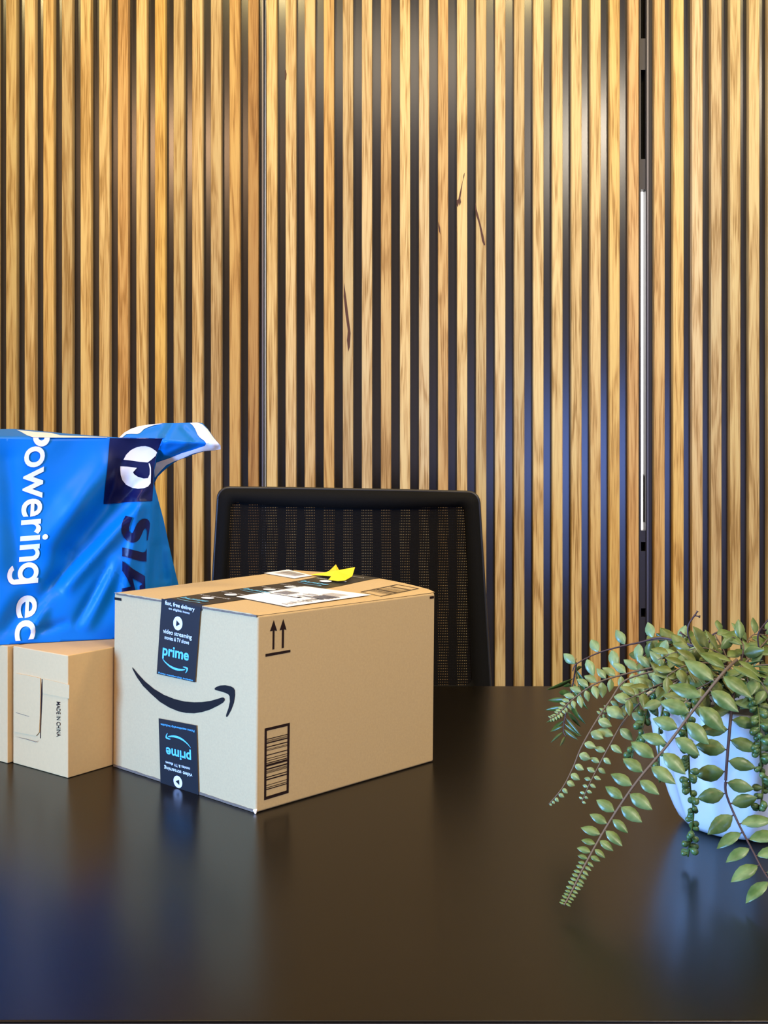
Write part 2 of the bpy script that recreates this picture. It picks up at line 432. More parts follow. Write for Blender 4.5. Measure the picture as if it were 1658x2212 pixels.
# ------------------------------------------------------------------ table
TY0, TY1, TX0, TX1 = F * CAM_H / (2205 - HY), F * CAM_H / (1482 - HY), -1.35, 1.5
tb = empty('meeting_table', (0, (TY0 + TY1) / 2, 0), 'large black meeting table with a satin top reflecting the boxes and plant', 'table')
mb = MB(); mb.box(TX0, TX1, TY0, TY1, TABLE_Z - 0.028, TABLE_Z)
bevel(mb.build('tabletop', M['table'], tb), 0.0012, 2)
mb = MB(); mb.box(TX0 + 0.001, TX1 - 0.001, TY0 - 0.0015, TY0 - 0.0002, TABLE_Z - 0.0275, TABLE_Z - 0.0016)
bevel(mb.build('edge_band', M['table_edge'], tb), 0.0004, 1)
for lx in (TX0 + 0.12, TX1 - 0.12):
    for y in (TY0 + 0.1, TY1 - 0.1):
        mb = MB(); mb.box(lx - 0.03, lx + 0.03, y - 0.03, y + 0.03, 0.0, TABLE_Z - 0.0285)
        bevel(mb.build('leg', M['chair_plastic'], tb), 0.003, 2)

# ------------------------------------------------------------------ office chair behind the table
CD = 2.06
ch = empty('office_chair', (P3(758, 1400, CD).x, CD - 0.15, 0), 'black office chair with a see-through mesh backrest behind the table', 'chair')
def cdep(px): return CD + 0.030 * (1 - ((px - 762) / 290.0) ** 2)
def ring(pts_o, pts_i, thick, parent, name, m):
    n = len(pts_o); V = []
    for (x, y) in pts_o: V.append(P3(x, y, cdep(x) + thick * 0.25))
    for (x, y) in pts_o: V.append(P3(x, y, cdep(x) + thick * 0.75))
    for (x, y) in pts_i: V.append(P3(x, y, cdep(x) + thick * 0.8))
    for (x, y) in pts_i: V.append(P3(x, y, cdep(x) + 0.0))
    mid = [((a[0] * .6 + c[0] * .4), (a[1] * .6 + c[1] * .4)) for a, c in zip(pts_o, pts_i)]
    for (x, y) in mid: V.append(P3(x, y, cdep(x) - 0.004))
    Fc = []
    order = [0, 1, 2, 3, 4]
    for a, c in zip(order, order[1:] + [0]):
        for k in range(n):
            k2 = (k + 1) % n
            Fc.append((a * n + k, a * n + k2, c * n + k2, c * n + k))
    o = pyd(name, V, Fc, m, parent, True)
    return o
def arc(cx, cy, rx, ry, a0, a1, n): return [(cx + rx * math.cos(math.radians(a0 + (a1 - a0) * i / n)), cy - ry * math.sin(math.radians(a0 + (a1 - a0) * i / n))) for i in range(n + 1)]
def lerp(a, c, n): return [(a[0] + (c[0] - a[0]) * i / n, a[1] + (c[1] - a[1]) * i / n) for i in range(1, n)]
YB = 1545
def frame_path(xl_t, xr_t, xl_b, xr_b, yt_l, yt_m, yt_r, yb, r):
    tl = arc(xl_t + r, yt_l + r, r, r, 180, 90, 5); tr = arc(xr_t - r, yt_r + r, r, r, 90, 0, 5)
    top = [(xl_t + r + (xr_t - xl_t - 2 * r) * i / 12, yt_l + (yt_r - yt_l) * i / 12 + (yt_m - (yt_l + yt_r) / 2) * math.sin(PI * i / 12) ** 0.6) for i in range(1, 12)]
    br = arc(xr_b - r, yb - r, r, r, 0, -90, 5); bl = arc(xl_b + r, yb - r, r, r, 270, 180, 5)
    return tl + top + tr + lerp(tr[-1], br[0], 10) + br + lerp(br[-1], bl[0], 12) + bl + lerp(bl[-1], tl[0], 10)
po = frame_path(473, 1032, 444, 1061, 1055, 1059, 1065, YB + 30, 22)
pi_ = frame_path(497, 1004, 472, 1019, 1085, 1098, 1092, 1480, 16)
ring(po, pi_, 0.030, ch, 'back_frame', M['chair'])
mb = MB()
edge = frame_path(471.5, 1033.5, 442.5, 1062.5, 1054.5, 1058, 1064, YB + 32, 22)
mb.tube([P3(x, y, cdep(x) + 0.016) for (x, y) in edge[:2] + edge[2:]] + [P3(*edge[0], cdep(edge[0][0]) + 0.016)], 0.0035, 8, False)
mb.build('frame_piping', M['chair_plastic'], ch, True)
# woven mesh: every yarn is a thin strip
mb = MB()
def strip(p, q, half, thick):
    V = []
    for (x, y, hx, hy) in ((p[0], p[1], *half), (q[0], q[1], *half)):
        V.append((x - hx, y - hy)); V.append((x + hx, y + hy))
    f = [P3(x, y, cdep(x) + 0.006) for (x, y) in V]; g = [v + Vector((0, thick, 0)) for v in f]
    mb.hexa([f[0], f[1], g[1], g[0], f[2], f[3], g[3], g[2]])
xpx = 466.0
while xpx < 1026:
    k = (xpx - 762) / 280.0
    strip((762 + 266 * k, 1080), (762 + 290 * k, 1486), (1.4, 0), 0.0006)
    xpx += 3.7
ypx = 1082.0
while ypx < 1486:
    wl = 490 - 20 * (ypx - 1085) / 395; wr = 1010 + 12 * (ypx - 1085) / 395
    for i in range(14):
        a = wl + (wr - wl) * i / 14; c = wl + (wr - wl) * (i + 1) / 14
        strip((a, ypx), (c, ypx), (0, 2.25), 0.0006)
    ypx += 5.8
mb.build('mesh_panel', M['chair_mesh'], ch)
cxm = P3(758, 1400, CD).x
mb = MB(); mb.box(cxm - 0.235, cxm + 0.235, CD - 0.50, CD - 0.03, 0.43, 0.50)
bevel(mb.build('seat', M['chair'], ch), 0.03, 4)
mb = MB(); mb.tube([(cxm, CD - 0.2, 0.42), (cxm, CD - 0.05, 0.40), (cxm, CD + 0.055, 0.46), (cxm, CD + 0.065, 0.60), (cxm, CD + 0.052, 0.66)], [0.03, 0.03, 0.028, 0.025, 0.02], 10)
mb.build('back_support', M['chair_plastic'], ch, True)
mb = MB(); mb.tube([(cxm, CD - 0.26, 0.08), (cxm, CD - 0.26, 0.24)], 0.028, 14); mb.tube([(cxm, CD - 0.26, 0.24), (cxm, CD - 0.26, 0.432)], 0.016, 14)
mb.build('gas_lift', M['chair_plastic'], ch, True)
for k in range(5):
    th = 2 * PI * k / 5 + 0.3
    e = Vector((math.cos(th), math.sin(th), 0)); c0 = Vector((cxm, CD - 0.26, 0))
    mb = MB(); mb.tube([c0 + Vector((0, 0, 0.11)) + e * 0.02, c0 + e * 0.15 + Vector((0, 0, 0.095)), c0 + e * 0.29 + Vector((0, 0, 0.07))], [0.024, 0.02, 0.014], 8)
    lg = mb.build('leg', M['chair_plastic'], ch, True)
    mb = MB(); sd = Vector((-e.y, e.x, 0))
    mb.tube([c0 + e * 0.29 + Vector((0, 0, 0.028)) - sd * 0.02, c0 + e * 0.29 + Vector((0, 0, 0.028)) + sd * 0.02], 0.0278, 14)
    mb.build('caster', M['chair_plastic'], lg, True)

# ------------------------------------------------------------------ cartons
def floor_pt(px, py): return P3(px, py, tdist(py))
class Carton:
    """s runs from the near corner to the left corner, t from the near corner to the right corner"""
    def __init__(s, A, L, R, hA, hL, hR, hB, leanA=0.0):
        s.A, s.L, s.R = A, L, R; s.Bk = L + R - A
        up = lambda p, h: Vector((p.x, p.y, TABLE_Z + h))
        ln = Vector((leanA, 0, 0)); s.At, s.Lt, s.Rt, s.Bt = up(A, hA) + ln, up(L, hL) + ln, up(R, hR) + ln, up(s.Bk, hB) + ln
        s.nF = (L - A).cross(Vector((0, 0, 1))).normalized()
        if s.nF.y > 0: s.nF = -s.nF
        s.nR = (R - A).cross(Vector((0, 0, 1))).normalized()
        if s.nR.y > 0: s.nR = -s.nR
        s.bump = lambda a, c: 0.0
    def top(s, a, c, off=0.0):
        p = s.At * ((1 - a) * (1 - c)) + s.Lt * (a * (1 - c)) + s.Rt * ((1 - a) * c) + s.Bt * (a * c)
        return p + Vector((0, 0, s.bump(a, c) + off))
    def st(s, p):
        u, v, d = (s.L - s.A).xy, (s.R - s.A).xy, (p - s.A).xy
        det = u.x * v.y - u.y * v.x
        return ((d.x * v.y - d.y * v.x) / det, (u.x * d.y - u.y * d.x) / det)
    def on_top(s, px, py, off):
        z = s.At.z
        for _ in range(6):
            p = hit(px, py, (0, 0, z), Vector((0, 0, 1))); a, c = s.st(p)
            z = s.top(min(1, max(0, a)), min(1, max(0, c))).z
        return s.top(a, c, off)
    def on_front(s, px, py, off): 
        n = (s.L - s.A).cross(s.At - s.A).normalized()
        if n.y > 0: n = -n
        return hit(px, py, s.A, n) + n * off
    def on_right(s, px, py, off):
        n = (s.R - s.A).cross(s.At - s.A).normalized()
        if n.y > 0: n = -n
        return hit(px, py, s.A, n) + n * off
    def body(s, name, m, parent):
        V = [s.A, s.L, s.Bk, s.R, s.At, s.Lt, s.Bt, s.Rt]
        V = [Vector(v) for v in V]
        for v in V[:4]: v.z = TABLE_Z + 0.0002
        o = pyd(name, V, [(0, 1, 2, 3), (7, 6, 5, 4), (0, 4, 5, 1), (1, 5, 6, 2), (2, 6, 7, 3), (3, 7, 4, 0)], m, parent)
        return o

def stamp(name, pieces, proj, m, parent, off=0.0004):
    """printed shapes: lists of 2-D (verts, faces) in photo pixels laid on a face"""
    V, Fc = [], []
    for (v, f) in pieces:
        b0 = len(V); V += [proj(x, y, off) for (x, y) in v]; Fc += [tuple(b0 + i for i in q) for q in f]
    return pyd(name, V, Fc, m, parent)
def pg(pts): return (pts, poly_faces(pts))
def quadmap(q):   # q: top-left, top-right, bottom-right, bottom-left in pixels; u right, v down
    def f(u, v):
        a = (q[0][0] + (q[1][0] - q[0][0]) * u, q[0][1] + (q[1][1] - q[0][1]) * u)
        c = (q[3][0] + (q[2][0] - q[3][0]) * u, q[3][1] + (q[2][1] - q[3][1]) * u)
        return (a[0] + (c[0] - a[0]) * v, a[1] + (c[1] - a[1]) * v)
    return f
def qpoly(f, uv): return pg([f(u, v) for (u, v) in uv])
def qrect(f, u0, v0, u1, v1): return ([f(u0, v0), f(u1, v0), f(u1, v1), f(u0, v1)], [(0, 1, 2, 3)])
def qtext(f, body, u0, u1, v0, v1, bold=0.0, rot180=False):
    V, Fc = fit_text(body, u0, u1, -v1, -v0, bold, rot180)
    return ([f(u, -v) for (u, v) in V], Fc)

# --- the large printed carton
A, L, R = floor_pt(553, 1757), floor_pt(243, 1655), floor_pt(936, 1645)
BX = Carton(A, L, R, 0.2150, 0.2165, 0.2140, 0.2215, 0.002)
BX.bump = lambda a, c: 0.0065 * math.exp(-((c - 1.0) / 0.22) ** 2) * math.sin(PI * min(1, max(0, a)) ** 0.8) + 0.0015 * math.sin(PI * a) * math.sin(PI * c)
bxo = empty('shipping_box', (BX.A + BX.Bk) * 0.5, 'large cardboard shipping box with curved arrow print and dark tape', 'box')
bxo.location.z = TABLE_Z
bevel(BX.body('carton_body', M['kraft'], bxo), 0.0025, 3)
def flap(name, a0, a1):
    V, Fc = [], []; na, nc = 14, 24
    for off in (0.0016, 0.0002):
        for i in range(na + 1):
            for j in range(nc + 1):
                a = a0 + (a1 - a0) * i / na; c = -0.002 + 1.004 * j / nc
                o_ = off
                if off > 0.001 and (a < 0.012 or a > 0.988): o_ = 0.0004
                V.append(BX.top(a, c, o_))
    W = nc + 1; H = (na + 1) * W
    for i in range(na):
        for j in range(nc):
            q = (i * W + j, i * W + j + 1, (i + 1) * W + j + 1, (i + 1) * W + j)
            Fc.append(q); Fc.append(tuple(H + k for k in reversed(q)))
    bd = [i * W for i in range(na + 1)] + [na * W + j for j in range(1, W)] + [i * W + nc for i in reversed(range(na))] + [j for j in reversed(range(1, nc))]
    for k, x in enumerate(bd):
        y = bd[(k + 1) % len(bd)]; Fc.append((x, y, H + y, H + x))
    bm = bmesh.new(); vs = [bm.verts.new(v) for v in V]
    for f in Fc: bm.faces.new([vs[i] for i in f])
    o = from_bm(name, bm, M['kraft'], bxo)
    return o
flap('top_flap', 0.004, 0.498); flap('top_flap', 0.502, 0.996)
# raw corrugated edges seen above and below the front face
def edge_strip(p, q, n, h, out, name, wob):
    V, Fc = [], []; k = 40; r = random.Random(wob)
    for i in range(k + 1):
        b_ = p.lerp(q, i / k) + n * (out + r.uniform(-0.0003, 0.0003))
        V += [b_, b_ + Vector((0, 0, h + r.uniform(-0.0004, 0.0004))), b_ - n * 0.003, b_ - n * 0.003 + Vector((0, 0, h))]
    for i in range(k):
        o_ = i * 4
        Fc += [(o_, o_ + 4, o_ + 5, o_ + 1), (o_ + 1, o_ + 5, o_ + 7, o_ + 3), (o_ + 2, o_ + 3, o_ + 7, o_ + 6), (o_, o_ + 2, o_ + 6, o_ + 4)]
    return pyd(name, V, Fc, M['flute'], bxo)
up3 = Vector((0, 0, 1))
edge_strip(BX.Lt.lerp(BX.At, 0.02) - up3 * 0.0016, BX.At.lerp(BX.Lt, 0.005) - up3 * 0.0016, BX.nF, 0.0022, 0.0008, 'flap_edge', 1)
edge_strip(BX.L.lerp(BX.A, 0.01) + up3 * 0.0004, BX.A.lerp(BX.L, 0.004) + up3 * 0.0004, BX.nF, 0.0028, 0.0006, 'flap_edge', 2)
# torn bit of paper at the near bottom corner
c = BX.A + Vector((0.0, 0, 0.0002)); V = [c + Vector((-0.0035, -0.001, 0.0035)), c + Vector((0.0008, -0.001, 0.004)), c + Vector((0.0004, -0.002, 0.0004)), c + Vector((-0.0008, -0.0032, 0.0)), c + Vector((-0.002, -0.0015, 0.0015))]
bm = bmesh.new(); vs = [bm.verts.new(v) for v in V] + [bm.verts.new(v + Vector((0, 0.002, 0))) for v in V]
bmesh.ops.convex_hull(bm, input=vs); from_bm('torn_paper', bm, M['paper'], bxo)

c4 = crop(220, 1400, 4.606)
smile = [(302, 190), (320, 205), (360, 255), (430, 330), (520, 405), (620, 465), (720, 505), (820, 530), (920, 538), (1000, 536), (1080, 525), (1150, 505), (1195, 491), (1212, 491), (1224, 503), (1222, 521), (1205, 543), (1160, 570), (1080, 610), (1000, 635), (920, 648), (840, 645), (760, 628), (670, 590), (580, 535), (490, 455), (410, 375), (350, 290), (310, 215)]
arrow = [(1122, 408), (1126, 396), (1145, 383), (1180, 371), (1230, 368), (1285, 380), (1312, 396), (1325, 420), (1326, 470), (1315, 540), (1290, 610), (1255, 675), (1243, 686), (1236, 676), (1240, 655), (1260, 600), (1275, 530), (1272, 480), (1262, 462), (1235, 447), (1190, 432), (1135, 418)]
stamp('arrow_print', [pg(c4(smile)), pg(c4(arrow))], BX.on_front, M['ink'], bxo)
stamp('corner_mark', [pg([(247.5, 1290), (262.5, 1292.5), (262.5, 1298), (247.5, 1295.5)])], BX.on_front, M['ink'], bxo)
c6 = crop(540, 1300, 3.948)
stamp('upright_arrows', [pg(c6([(200, 155), (228, 247), (207, 243), (205, 404), (189, 406), (191, 246), (168, 250)])),
                         pg(c6([(281, 145), (308, 238), (288, 234), (286, 392), (268, 394), (270, 238), (250, 243)])),
                         pg(c6([(130, 444), (342, 408), (342, 429), (130, 468)]))], BX.on_right, M['ink_brown'], bxo)
qb = quadmap(c6([(123, 1080), (337, 1030), (327, 1628), (118, 1692)]))
bars = [qrect(qb, 0, 0, 1, .038), qrect(qb, 0, .957, 1, 1), qrect(qb, 0, .03, .085, .97), qrect(qb, .915, .03, 1, .97)]
for (v, h) in ((.158, .011), (.180, .005), (.192, .005), (.212, .017), (.268, .013), (.302, .006), (.318, .007), (.382, .012), (.432, .008), (.462, .008), (.496, .012), (.526, .030), (.578, .018), (.606, .006), (.620, .006), (.634, .006), (.690, .012), (.724, .017), (.802, .008), (.836, .009), (.860, .013)):
    bars.append(qrect(qb, .08, v - h / 2 + .0, .92, v + h / 2))
stamp('barcode', bars, BX.on_right, M['ink_brown'], bxo)
stamp('corner_mark', [pg([(927.5, 1288.5), (936.5, 1287.5), (936.5, 1292.5), (927.5, 1293.5)])], BX.on_right, M['ink_brown'], bxo)

# packing tape: front strip, top strip, lower strip
def tape_piece(name, q, proj, n=(6, 12), off=0.0017, thick=0.0002, wave=0.0):
    f = quadmap(q); V, Fc = [], []
    for i in range(n[1] + 1):
        for j in range(n[0] + 1):
            x, y = f(j / n[0], i / n[1]); V.append(proj(x, y, off + wave * math.sin(i * 2.1 + j * .6)))
    Wd = n[0] + 1
    for i in range(n[1]):
        for j in range(n[0]): Fc.append((i * Wd + j, i * Wd + j + 1, (i + 1) * Wd + j + 1, (i + 1) * Wd + j))
    o = pyd(name, V, Fc, M['tape'], bxo, True)
    return o, f
qt = [(351.5, 1292.5), (435.5, 1312.5), (423.5, 1473.5), (340.8, 1455.0)]
tp, ft = tape_piece('tape', qt, BX.on_front)
O2 = 0.0021
def circ(f, cu, cv_, ru, rv, n=28): return qpoly(f, [(cu + ru * math.cos(2 * PI * k / n), cv_ + rv * math.sin(2 * PI * k / n)) for k in range(n)])
def ring_pieces(f, cu, cv_, ru, rv, inner_tri):
    return circ(f, cu, cv_, ru, rv)
small_smile = [((x - 302) / (1326 - 302), (y - 190) / (686 - 190)) for (x, y) in smile]
small_arrow = [((x - 302) / (1326 - 302), (y - 190) / (686 - 190)) for (x, y) in arrow]
def mini_smile(f, u0, u1, v0, v1, flip=False):
    out = []
    for sh in (small_smile, small_arrow):
        uv = []
        for (x, y) in sh:
            if flip: x, y = 1 - x, 1 - y
            uv.append((u0 + (u1 - u0) * x, v0 + (v1 - v0) * y))
        out.append(qpoly(f, uv))
    return out
stamp('tape_lettering', [qtext(ft, 'fast, free delivery', .10, .86, .012, .082, .014), qtext(ft, 'on eligible items', .20, .74, .088, .128, .006),
                         circ(ft, .46, .275, .118, .092), qtext(ft, 'video streaming', .10, .84, .385, .462, .008), qtext(ft, 'movies & TV shows', .15, .78, .468, .520, .006)],
      BX.on_front, M['tape_white'], tp, O2)
stamp('play_symbol', [qpoly(ft, [(.425, .235), (.425, .318), (.52, .277)])], BX.on_front, M['tape'], tp, O2 + .0004)
stamp('tape_logo', [qtext(ft, 'prime', .12, .80, .600, .780, .025)] + mini_smile(ft, .12, .80, .775, .905)
      + [qtext(ft, 'Prime membership includes', .05, .95, .968, .996, .004)], BX.on_front, M['tape_cyan'], tp, O2)
qt2 = [(344.8, 1551.0), (426.4, 1566.5), (431.0, 1716.5), (349.0, 1690.0)]
tp2, f2 = tape_piece('tape', qt2, BX.on_front)
stamp('tape_lettering', [qtext(f2, 'movies & TV shows', .16, .80, .635, .680, .006, True), qtext(f2, 'video streaming', .12, .86, .700, .775, .008, True), circ(f2, .47, .90, .115, .090)],
      BX.on_front, M['tape_white'], tp2, O2)
stamp('play_symbol', [qpoly(f2, [(.51, .86), (.51, .94), (.415, .90)])], BX.on_front, M['tape'], tp2, O2 + .0004)
stamp('tape_logo', [qtext(f2, 'prime', .18, .84, .370, .560, .025, True)] + mini_smile(f2, .18, .84, .20, .345, True)
      + [qtext(f2, 'Prime membership includes', .06, .95, .060, .105, .004, True)], BX.on_front, M['tape_cyan'], tp2, O2)
# strip over the top seam, in box coordinates so that it follows the flaps
a_l = BX.st(BX.on_front(351.5, 1292.5, 0))[0]; a_r = BX.st(BX.on_front(435.5, 1312.5, 0))[0]
V, Fc = [], []; nc = 30
for j in range(nc + 1):
    for i in range(5):
        V.append(BX.top(a_l + (a_r - a_l) * i / 4, -0.004 + 1.006 * j / nc, 0.0022))
for j in range(nc):
    for i in range(4): Fc.append((j * 5 + i, j * 5 + i + 1, (j + 1) * 5 + i + 1, (j + 1) * 5 + i))
b0 = len(V)                                            # short drop joining the front strip
for i in range(5): V.append(BX.top(a_l + (a_r - a_l) * i / 4, -0.0045, -0.004))
for i in range(4): Fc.append((b0 + i, b0 + i + 1, i + 1, i))
tt = pyd('tape', V, Fc, M['tape'], bxo, True)
def top_uv(u, v): return BX.top(a_l + (a_r - a_l) * u, v, 0.0030)
def stamp_top(name, pieces, m, par):
    for pc in pieces: stamp_top1(name, [pc], m, par)
def stamp_top1(name, pieces, m, par):
    V, Fc = [], []
    for (v, f) in pieces:
        q = len(V); V += [top_uv(x, y) for (x, y) in v]; Fc += [tuple(q + i for i in t) for t in f]
    pyd(name, V, Fc, m, par)
wt, cy = [], []
per = 0.33
for k in range(3):
    v0 = 0.04 + per * k
    def seg(body, u0, u1, va, vb, bold=0.0): return fit_text(body, u0, u1, v0 + vb, v0 + va, bold) 
    n = 24
    for cvv in (0.085, 0.205):
        wt.append(([(0.5 + 0.13 * math.cos(2 * PI * i / n), v0 + cvv + 0.022 * math.sin(2 * PI * i / n)) for i in range(n)], [tuple(range(n))]))
    for (body, va, vb) in (('video streaming', .13, .115), ('fast, free delivery', .245, .23)):
        V2, F2 = fit_text(body, .12, .86, 0, 1, .006); wt.append(([(x, v0 + vb + (va - vb) * (1 - y) * 1.0) for (x, y) in V2], F2))
    V2, F2 = fit_text('prime', .14, .80, 0, 1, .02); cy.append(([(x, v0 + 0.045 - 0.04 * (1 - (1 - y))) for (x, y) in V2], F2))
    for sh in (small_smile, small_arrow):
        pts = [(.14 + .66 * x, v0 + .0 - .022 * y) for (x, y) in sh]; cy.append(pg(pts))
stamp_top('tape_lettering', wt, M['tape_white'], tt)
stamp_top('tape_logo', cy, M['tape_cyan'], tt)
# barcode printed on the right top flap
qk = quadmap([(774, 1282), (854, 1265), (902, 1274), (819, 1292)])
pcs = [qrect(qk, 0, 0, 1, .05), qrect(qk, 0, .95, 1, 1), qrect(qk, 0, 0, .018, 1), qrect(qk, .982, 0, 1, 1)]
for (u, h) in ((.20, .012), (.25, .012), (.30, .02), (.35, .01), (.40, .03), (.44, .02), (.50, .012), (.54, .008), (.58, .014), (.62, .008), (.66, .012), (.72, .008), (.78, .025), (.82, .01)):
    pcs.append(qrect(qk, u, .05, u + h, .95))
stamp('barcode', pcs, BX.on_top, M['ink_brown'], bxo, 0.0022)
# paper labels stuck on the top
ql = quadmap([(506, 1294), (654, 1271), (798, 1290), (617, 1316)])
V, Fc = [], []; n = 10
for i in range(n + 1):
    for j in range(n + 1):
        x, y = ql(j / n, i / n); V.append(BX.on_top(x, y, 0.0029))
for i in range(n):
    for j in range(n): Fc.append((i * 11 + j, i * 11 + j + 1, (i + 1) * 11 + j + 1, (i + 1) * 11 + j))
lb = pyd('shipping_label', V, Fc, M['paper'], bxo)
r2 = random.Random(5); pcs = []; grey = []
for u in [0.12 + 0.018 * i for i in range(34)]:
    if r2.random() < .75:
        h0 = r2.uniform(.62, .68); pcs.append(qrect(ql, u - .06, h0 + .12, u - .06 + r2.uniform(.004, .012), h0 + .24))
pcs += [qrect(ql, .40, .10, .415, .62), qrect(ql, .40, .55, .46, .60)]
for (u, v0, v1) in ((.50, .45, .9), (.53, .5, .85), (.60, .42, .7), (.64, .45, .62)):
    pcs.append(qrect(ql, u, v0, u + .012, v1))
for i in range(9): grey.append(qrect(ql, .70 + .016 * i, .60, .708 + .016 * i, .86))
for i in range(6): grey.append(qrect(ql, .46 + .03 * i, .10, .475 + .03 * i, .34))
for i in range(4): grey.append(qrect(ql, .55 + .04 * i, .64, .575 + .04 * i, .92))
stamp('label_print', pcs, BX.on_top, M['ink'], lb, 0.0034)
for gsl in (slice(0, 9), slice(9, 15), slice(15, 19)): stamp('label_print', grey[gsl], BX.on_top, M['ink_grey'], lb, 0.0034)
qr = [(566, 1242), (619, 1234.5), (672, 1247.5), (632, 1253.5)]
r_l = stamp('return_label', [pg(qr)], BX.on_top, M['paper'], bxo, 0.0027)
qg = quadmap([(582, 1242), (618, 1236.8), (660, 1246.5), (636, 1250)])
stamp('label_print', [qrect(qg, .06 + .075 * i, .06, .06 + .075 * i + r2.choice((.03, .045, .055)), .94) for i in range(12)], BX.on_top, M['ink_grey'], r_l, 0.0032)
# crumpled yellow note at the back of the top
yn = [(668, 1246.5, 0), (700, 1243.5, .001), (709, 1242, .003), (722, 1240, .010), (731, 1247, .004), (745, 1248, .006), (763, 1250, .012), (757, 1256, .004), (742, 1261, .002), (726, 1261.5, .001), (706, 1258.5, .001), (712, 1253, .002), (690, 1250, .001)]
cen = (722, 1251, .008)
V = [BX.on_top(x, y, 0.0034 + h) for (x, y, h) in yn] + [BX.on_top(cen[0], cen[1], 0.0034 + cen[2])]
nn = len(yn); Fc = [(k, (k + 1) % nn, nn) for k in range(nn)]
yo = pyd('sticky_note', V, Fc, M['yellow'])
sm = yo.modifiers.new('thickness', 'SOLIDIFY'); sm.thickness = 0.0004; sm.offset = 1
yo['label'] = 'crumpled yellow paper note lying on top of the large box'; yo['category'] = 'note'

# --- two small plain cartons under the bag
SH = 0.148
def small_box(A, L, R, label):
    C = Carton(A, L, R, SH, SH, SH, SH)
    o = empty('cardboard_box', (C.A + C.Bk) * 0.5, label, 'box', 'small plain boxes under the blue bag'); o.location.z = TABLE_Z
    bevel(C.body('carton_body', M['kraft_pale'], o), 0.0012, 2)
    return C, o
a2 = floor_pt(148, 1682); u2 = Vector((-0.6105, -0.792, 0)) * -1.0
l2 = floor_pt(28, 1648.5)
fl = (l2 - a2).normalized(); fr = Vector((-fl.y, fl.x, 0)) * -1.0
a2 = a2 + fl * 0.0012
B2, b2o = small_box(a2, a2 + fl * (l2 - a2).length, a2 + fr * 0.20, 'small plain cardboard box with tuck flap, left of the large box')
a3 = floor_pt(17, 1650) + fl * 0.001
B3, b3o = small_box(a3, a3 + fl * 0.112, a3 + fr * 0.20, 'small plain cardboard box cut off by the left edge of the photo')
c2 = crop(0, 1350, 6.14)
def raised(name, pts, off, C, par):
    q = c2(pts); n = len(q)
    V = [C.on_front(x, y, off) for (x, y) in q] + [C.on_front(x, y, -0.0002) for (x, y) in q]
    Fc = poly_faces(q) + [(k, (k + 1) % n, n + (k + 1) % n, n + k) for k in range(n)]
    bm = bmesh.new(); vs = [bm.verts.new(v) for v in V]
    for f in Fc:
        try: bm.faces.new([vs[i] for i in f])
        except ValueError: pass
    return from_bm(name, bm, M['kraft_pale'], par)
tf = raised('tuck_flap', [(225, 640), (400, 672), (545, 705), (548, 880), (540, 1200), (530, 1420), (490, 1468), (205, 1415), (212, 1000)], 0.0014, B2, b2o)
raised('side_flap', [(572, 712), (780, 758), (925, 795), (922, 975), (760, 945), (572, 905)], 0.0008, B2, b2o)
stamp('slot', [pg(c2([(556, 715), (566, 720), (566, 900), (552, 1200), (543, 1505), (532, 1500), (536, 1400), (545, 1000), (548, 880)]))], B2.on_front, M['ink_brown'], b2o, 0.0003)
stamp('crease', [pg(c2([(225, 1155), (400, 1208), (400, 1214), (225, 1161)]))], B2.on_front, M['flute'], b2o, 0.0016)
stamp('crease', [pg(c2([(205, 1475), (350, 1505), (490, 1545), (540, 1515), (490, 1552), (350, 1512)]))], B2.on_front, M['flute'], b2o, 0.0016)
V2, F2 = fit_text('MADE IN CHINA', 0, 1, 0, 1, .01)
qm = quadmap(c2([(752, 1015), (802, 1022), (808, 1480), (752, 1482)]))
stamp('lettering', [([qm(y, x) for (x, y) in V2], F2)], B2.on_front, M['ink_brown'], b2o, 0.0005)

# ------------------------------------------------------------------ blue plastic bag on the small cartons
def bag_bottom(px): return 1393.0 - 13.0 * px / 244.0
def ridge_x(py): return 331.0 - 18.0 * max(0.0, min(1.0, (py - 1060) / 190.0))
def seg_d(px, py, x1, y1, x2, y2):
    vx, vy = x2 - x1, y2 - y1; l2_ = vx * vx + vy * vy
    t = ((px - x1) * vx + (py - y1) * vy) / l2_; tc = max(0.0, min(1.0, t))
    cx_, cy_ = x1 + vx * tc, y1 + vy * tc
    sgn = 1 if (vx * (py - y1) - vy * (px - x1)) > 0 else -1
    return math.hypot(px - cx_, py - cy_) * sgn, tc
CREASE = [  # x1 y1 x2 y2 width(px) depth(m) : positive = pushed away from the camera
    (268, 1050, 150, 1195, 26, 0.011), (150, 1195, 95, 1300, 20, 0.006), (225, 1015, 110, 1160, 34, -0.009),
    (290, 1085, 110, 1262, 9, 0.0035), (300, 1092, 150, 1262, 16, -0.006), (232, 1228, 165, 1345, 10, 0.003), (255, 1215, 190, 1350, 14, -0.004),
    (300, 1095, 268, 1290, 12, -0.004), (60, 1290, 10, 1370, 22, 0.005), (20, 1000, 40, 1240, 26, 0.004), (110, 1290, 60, 1385, 14, -0.004), (140, 1345, 60, 1372, 9, 0.003),
    (258, 1000, 232, 1088, 8, 0.003), (300, 1040, 262, 1084, 6, 0.0025), (318, 1052, 290, 1084, 5, -0.002), (345, 1100, 356, 1250, 8, 0.005), (362, 1190, 372, 1290, 7, -0.004), (335, 1180, 330, 1290, 9, 0.004)]
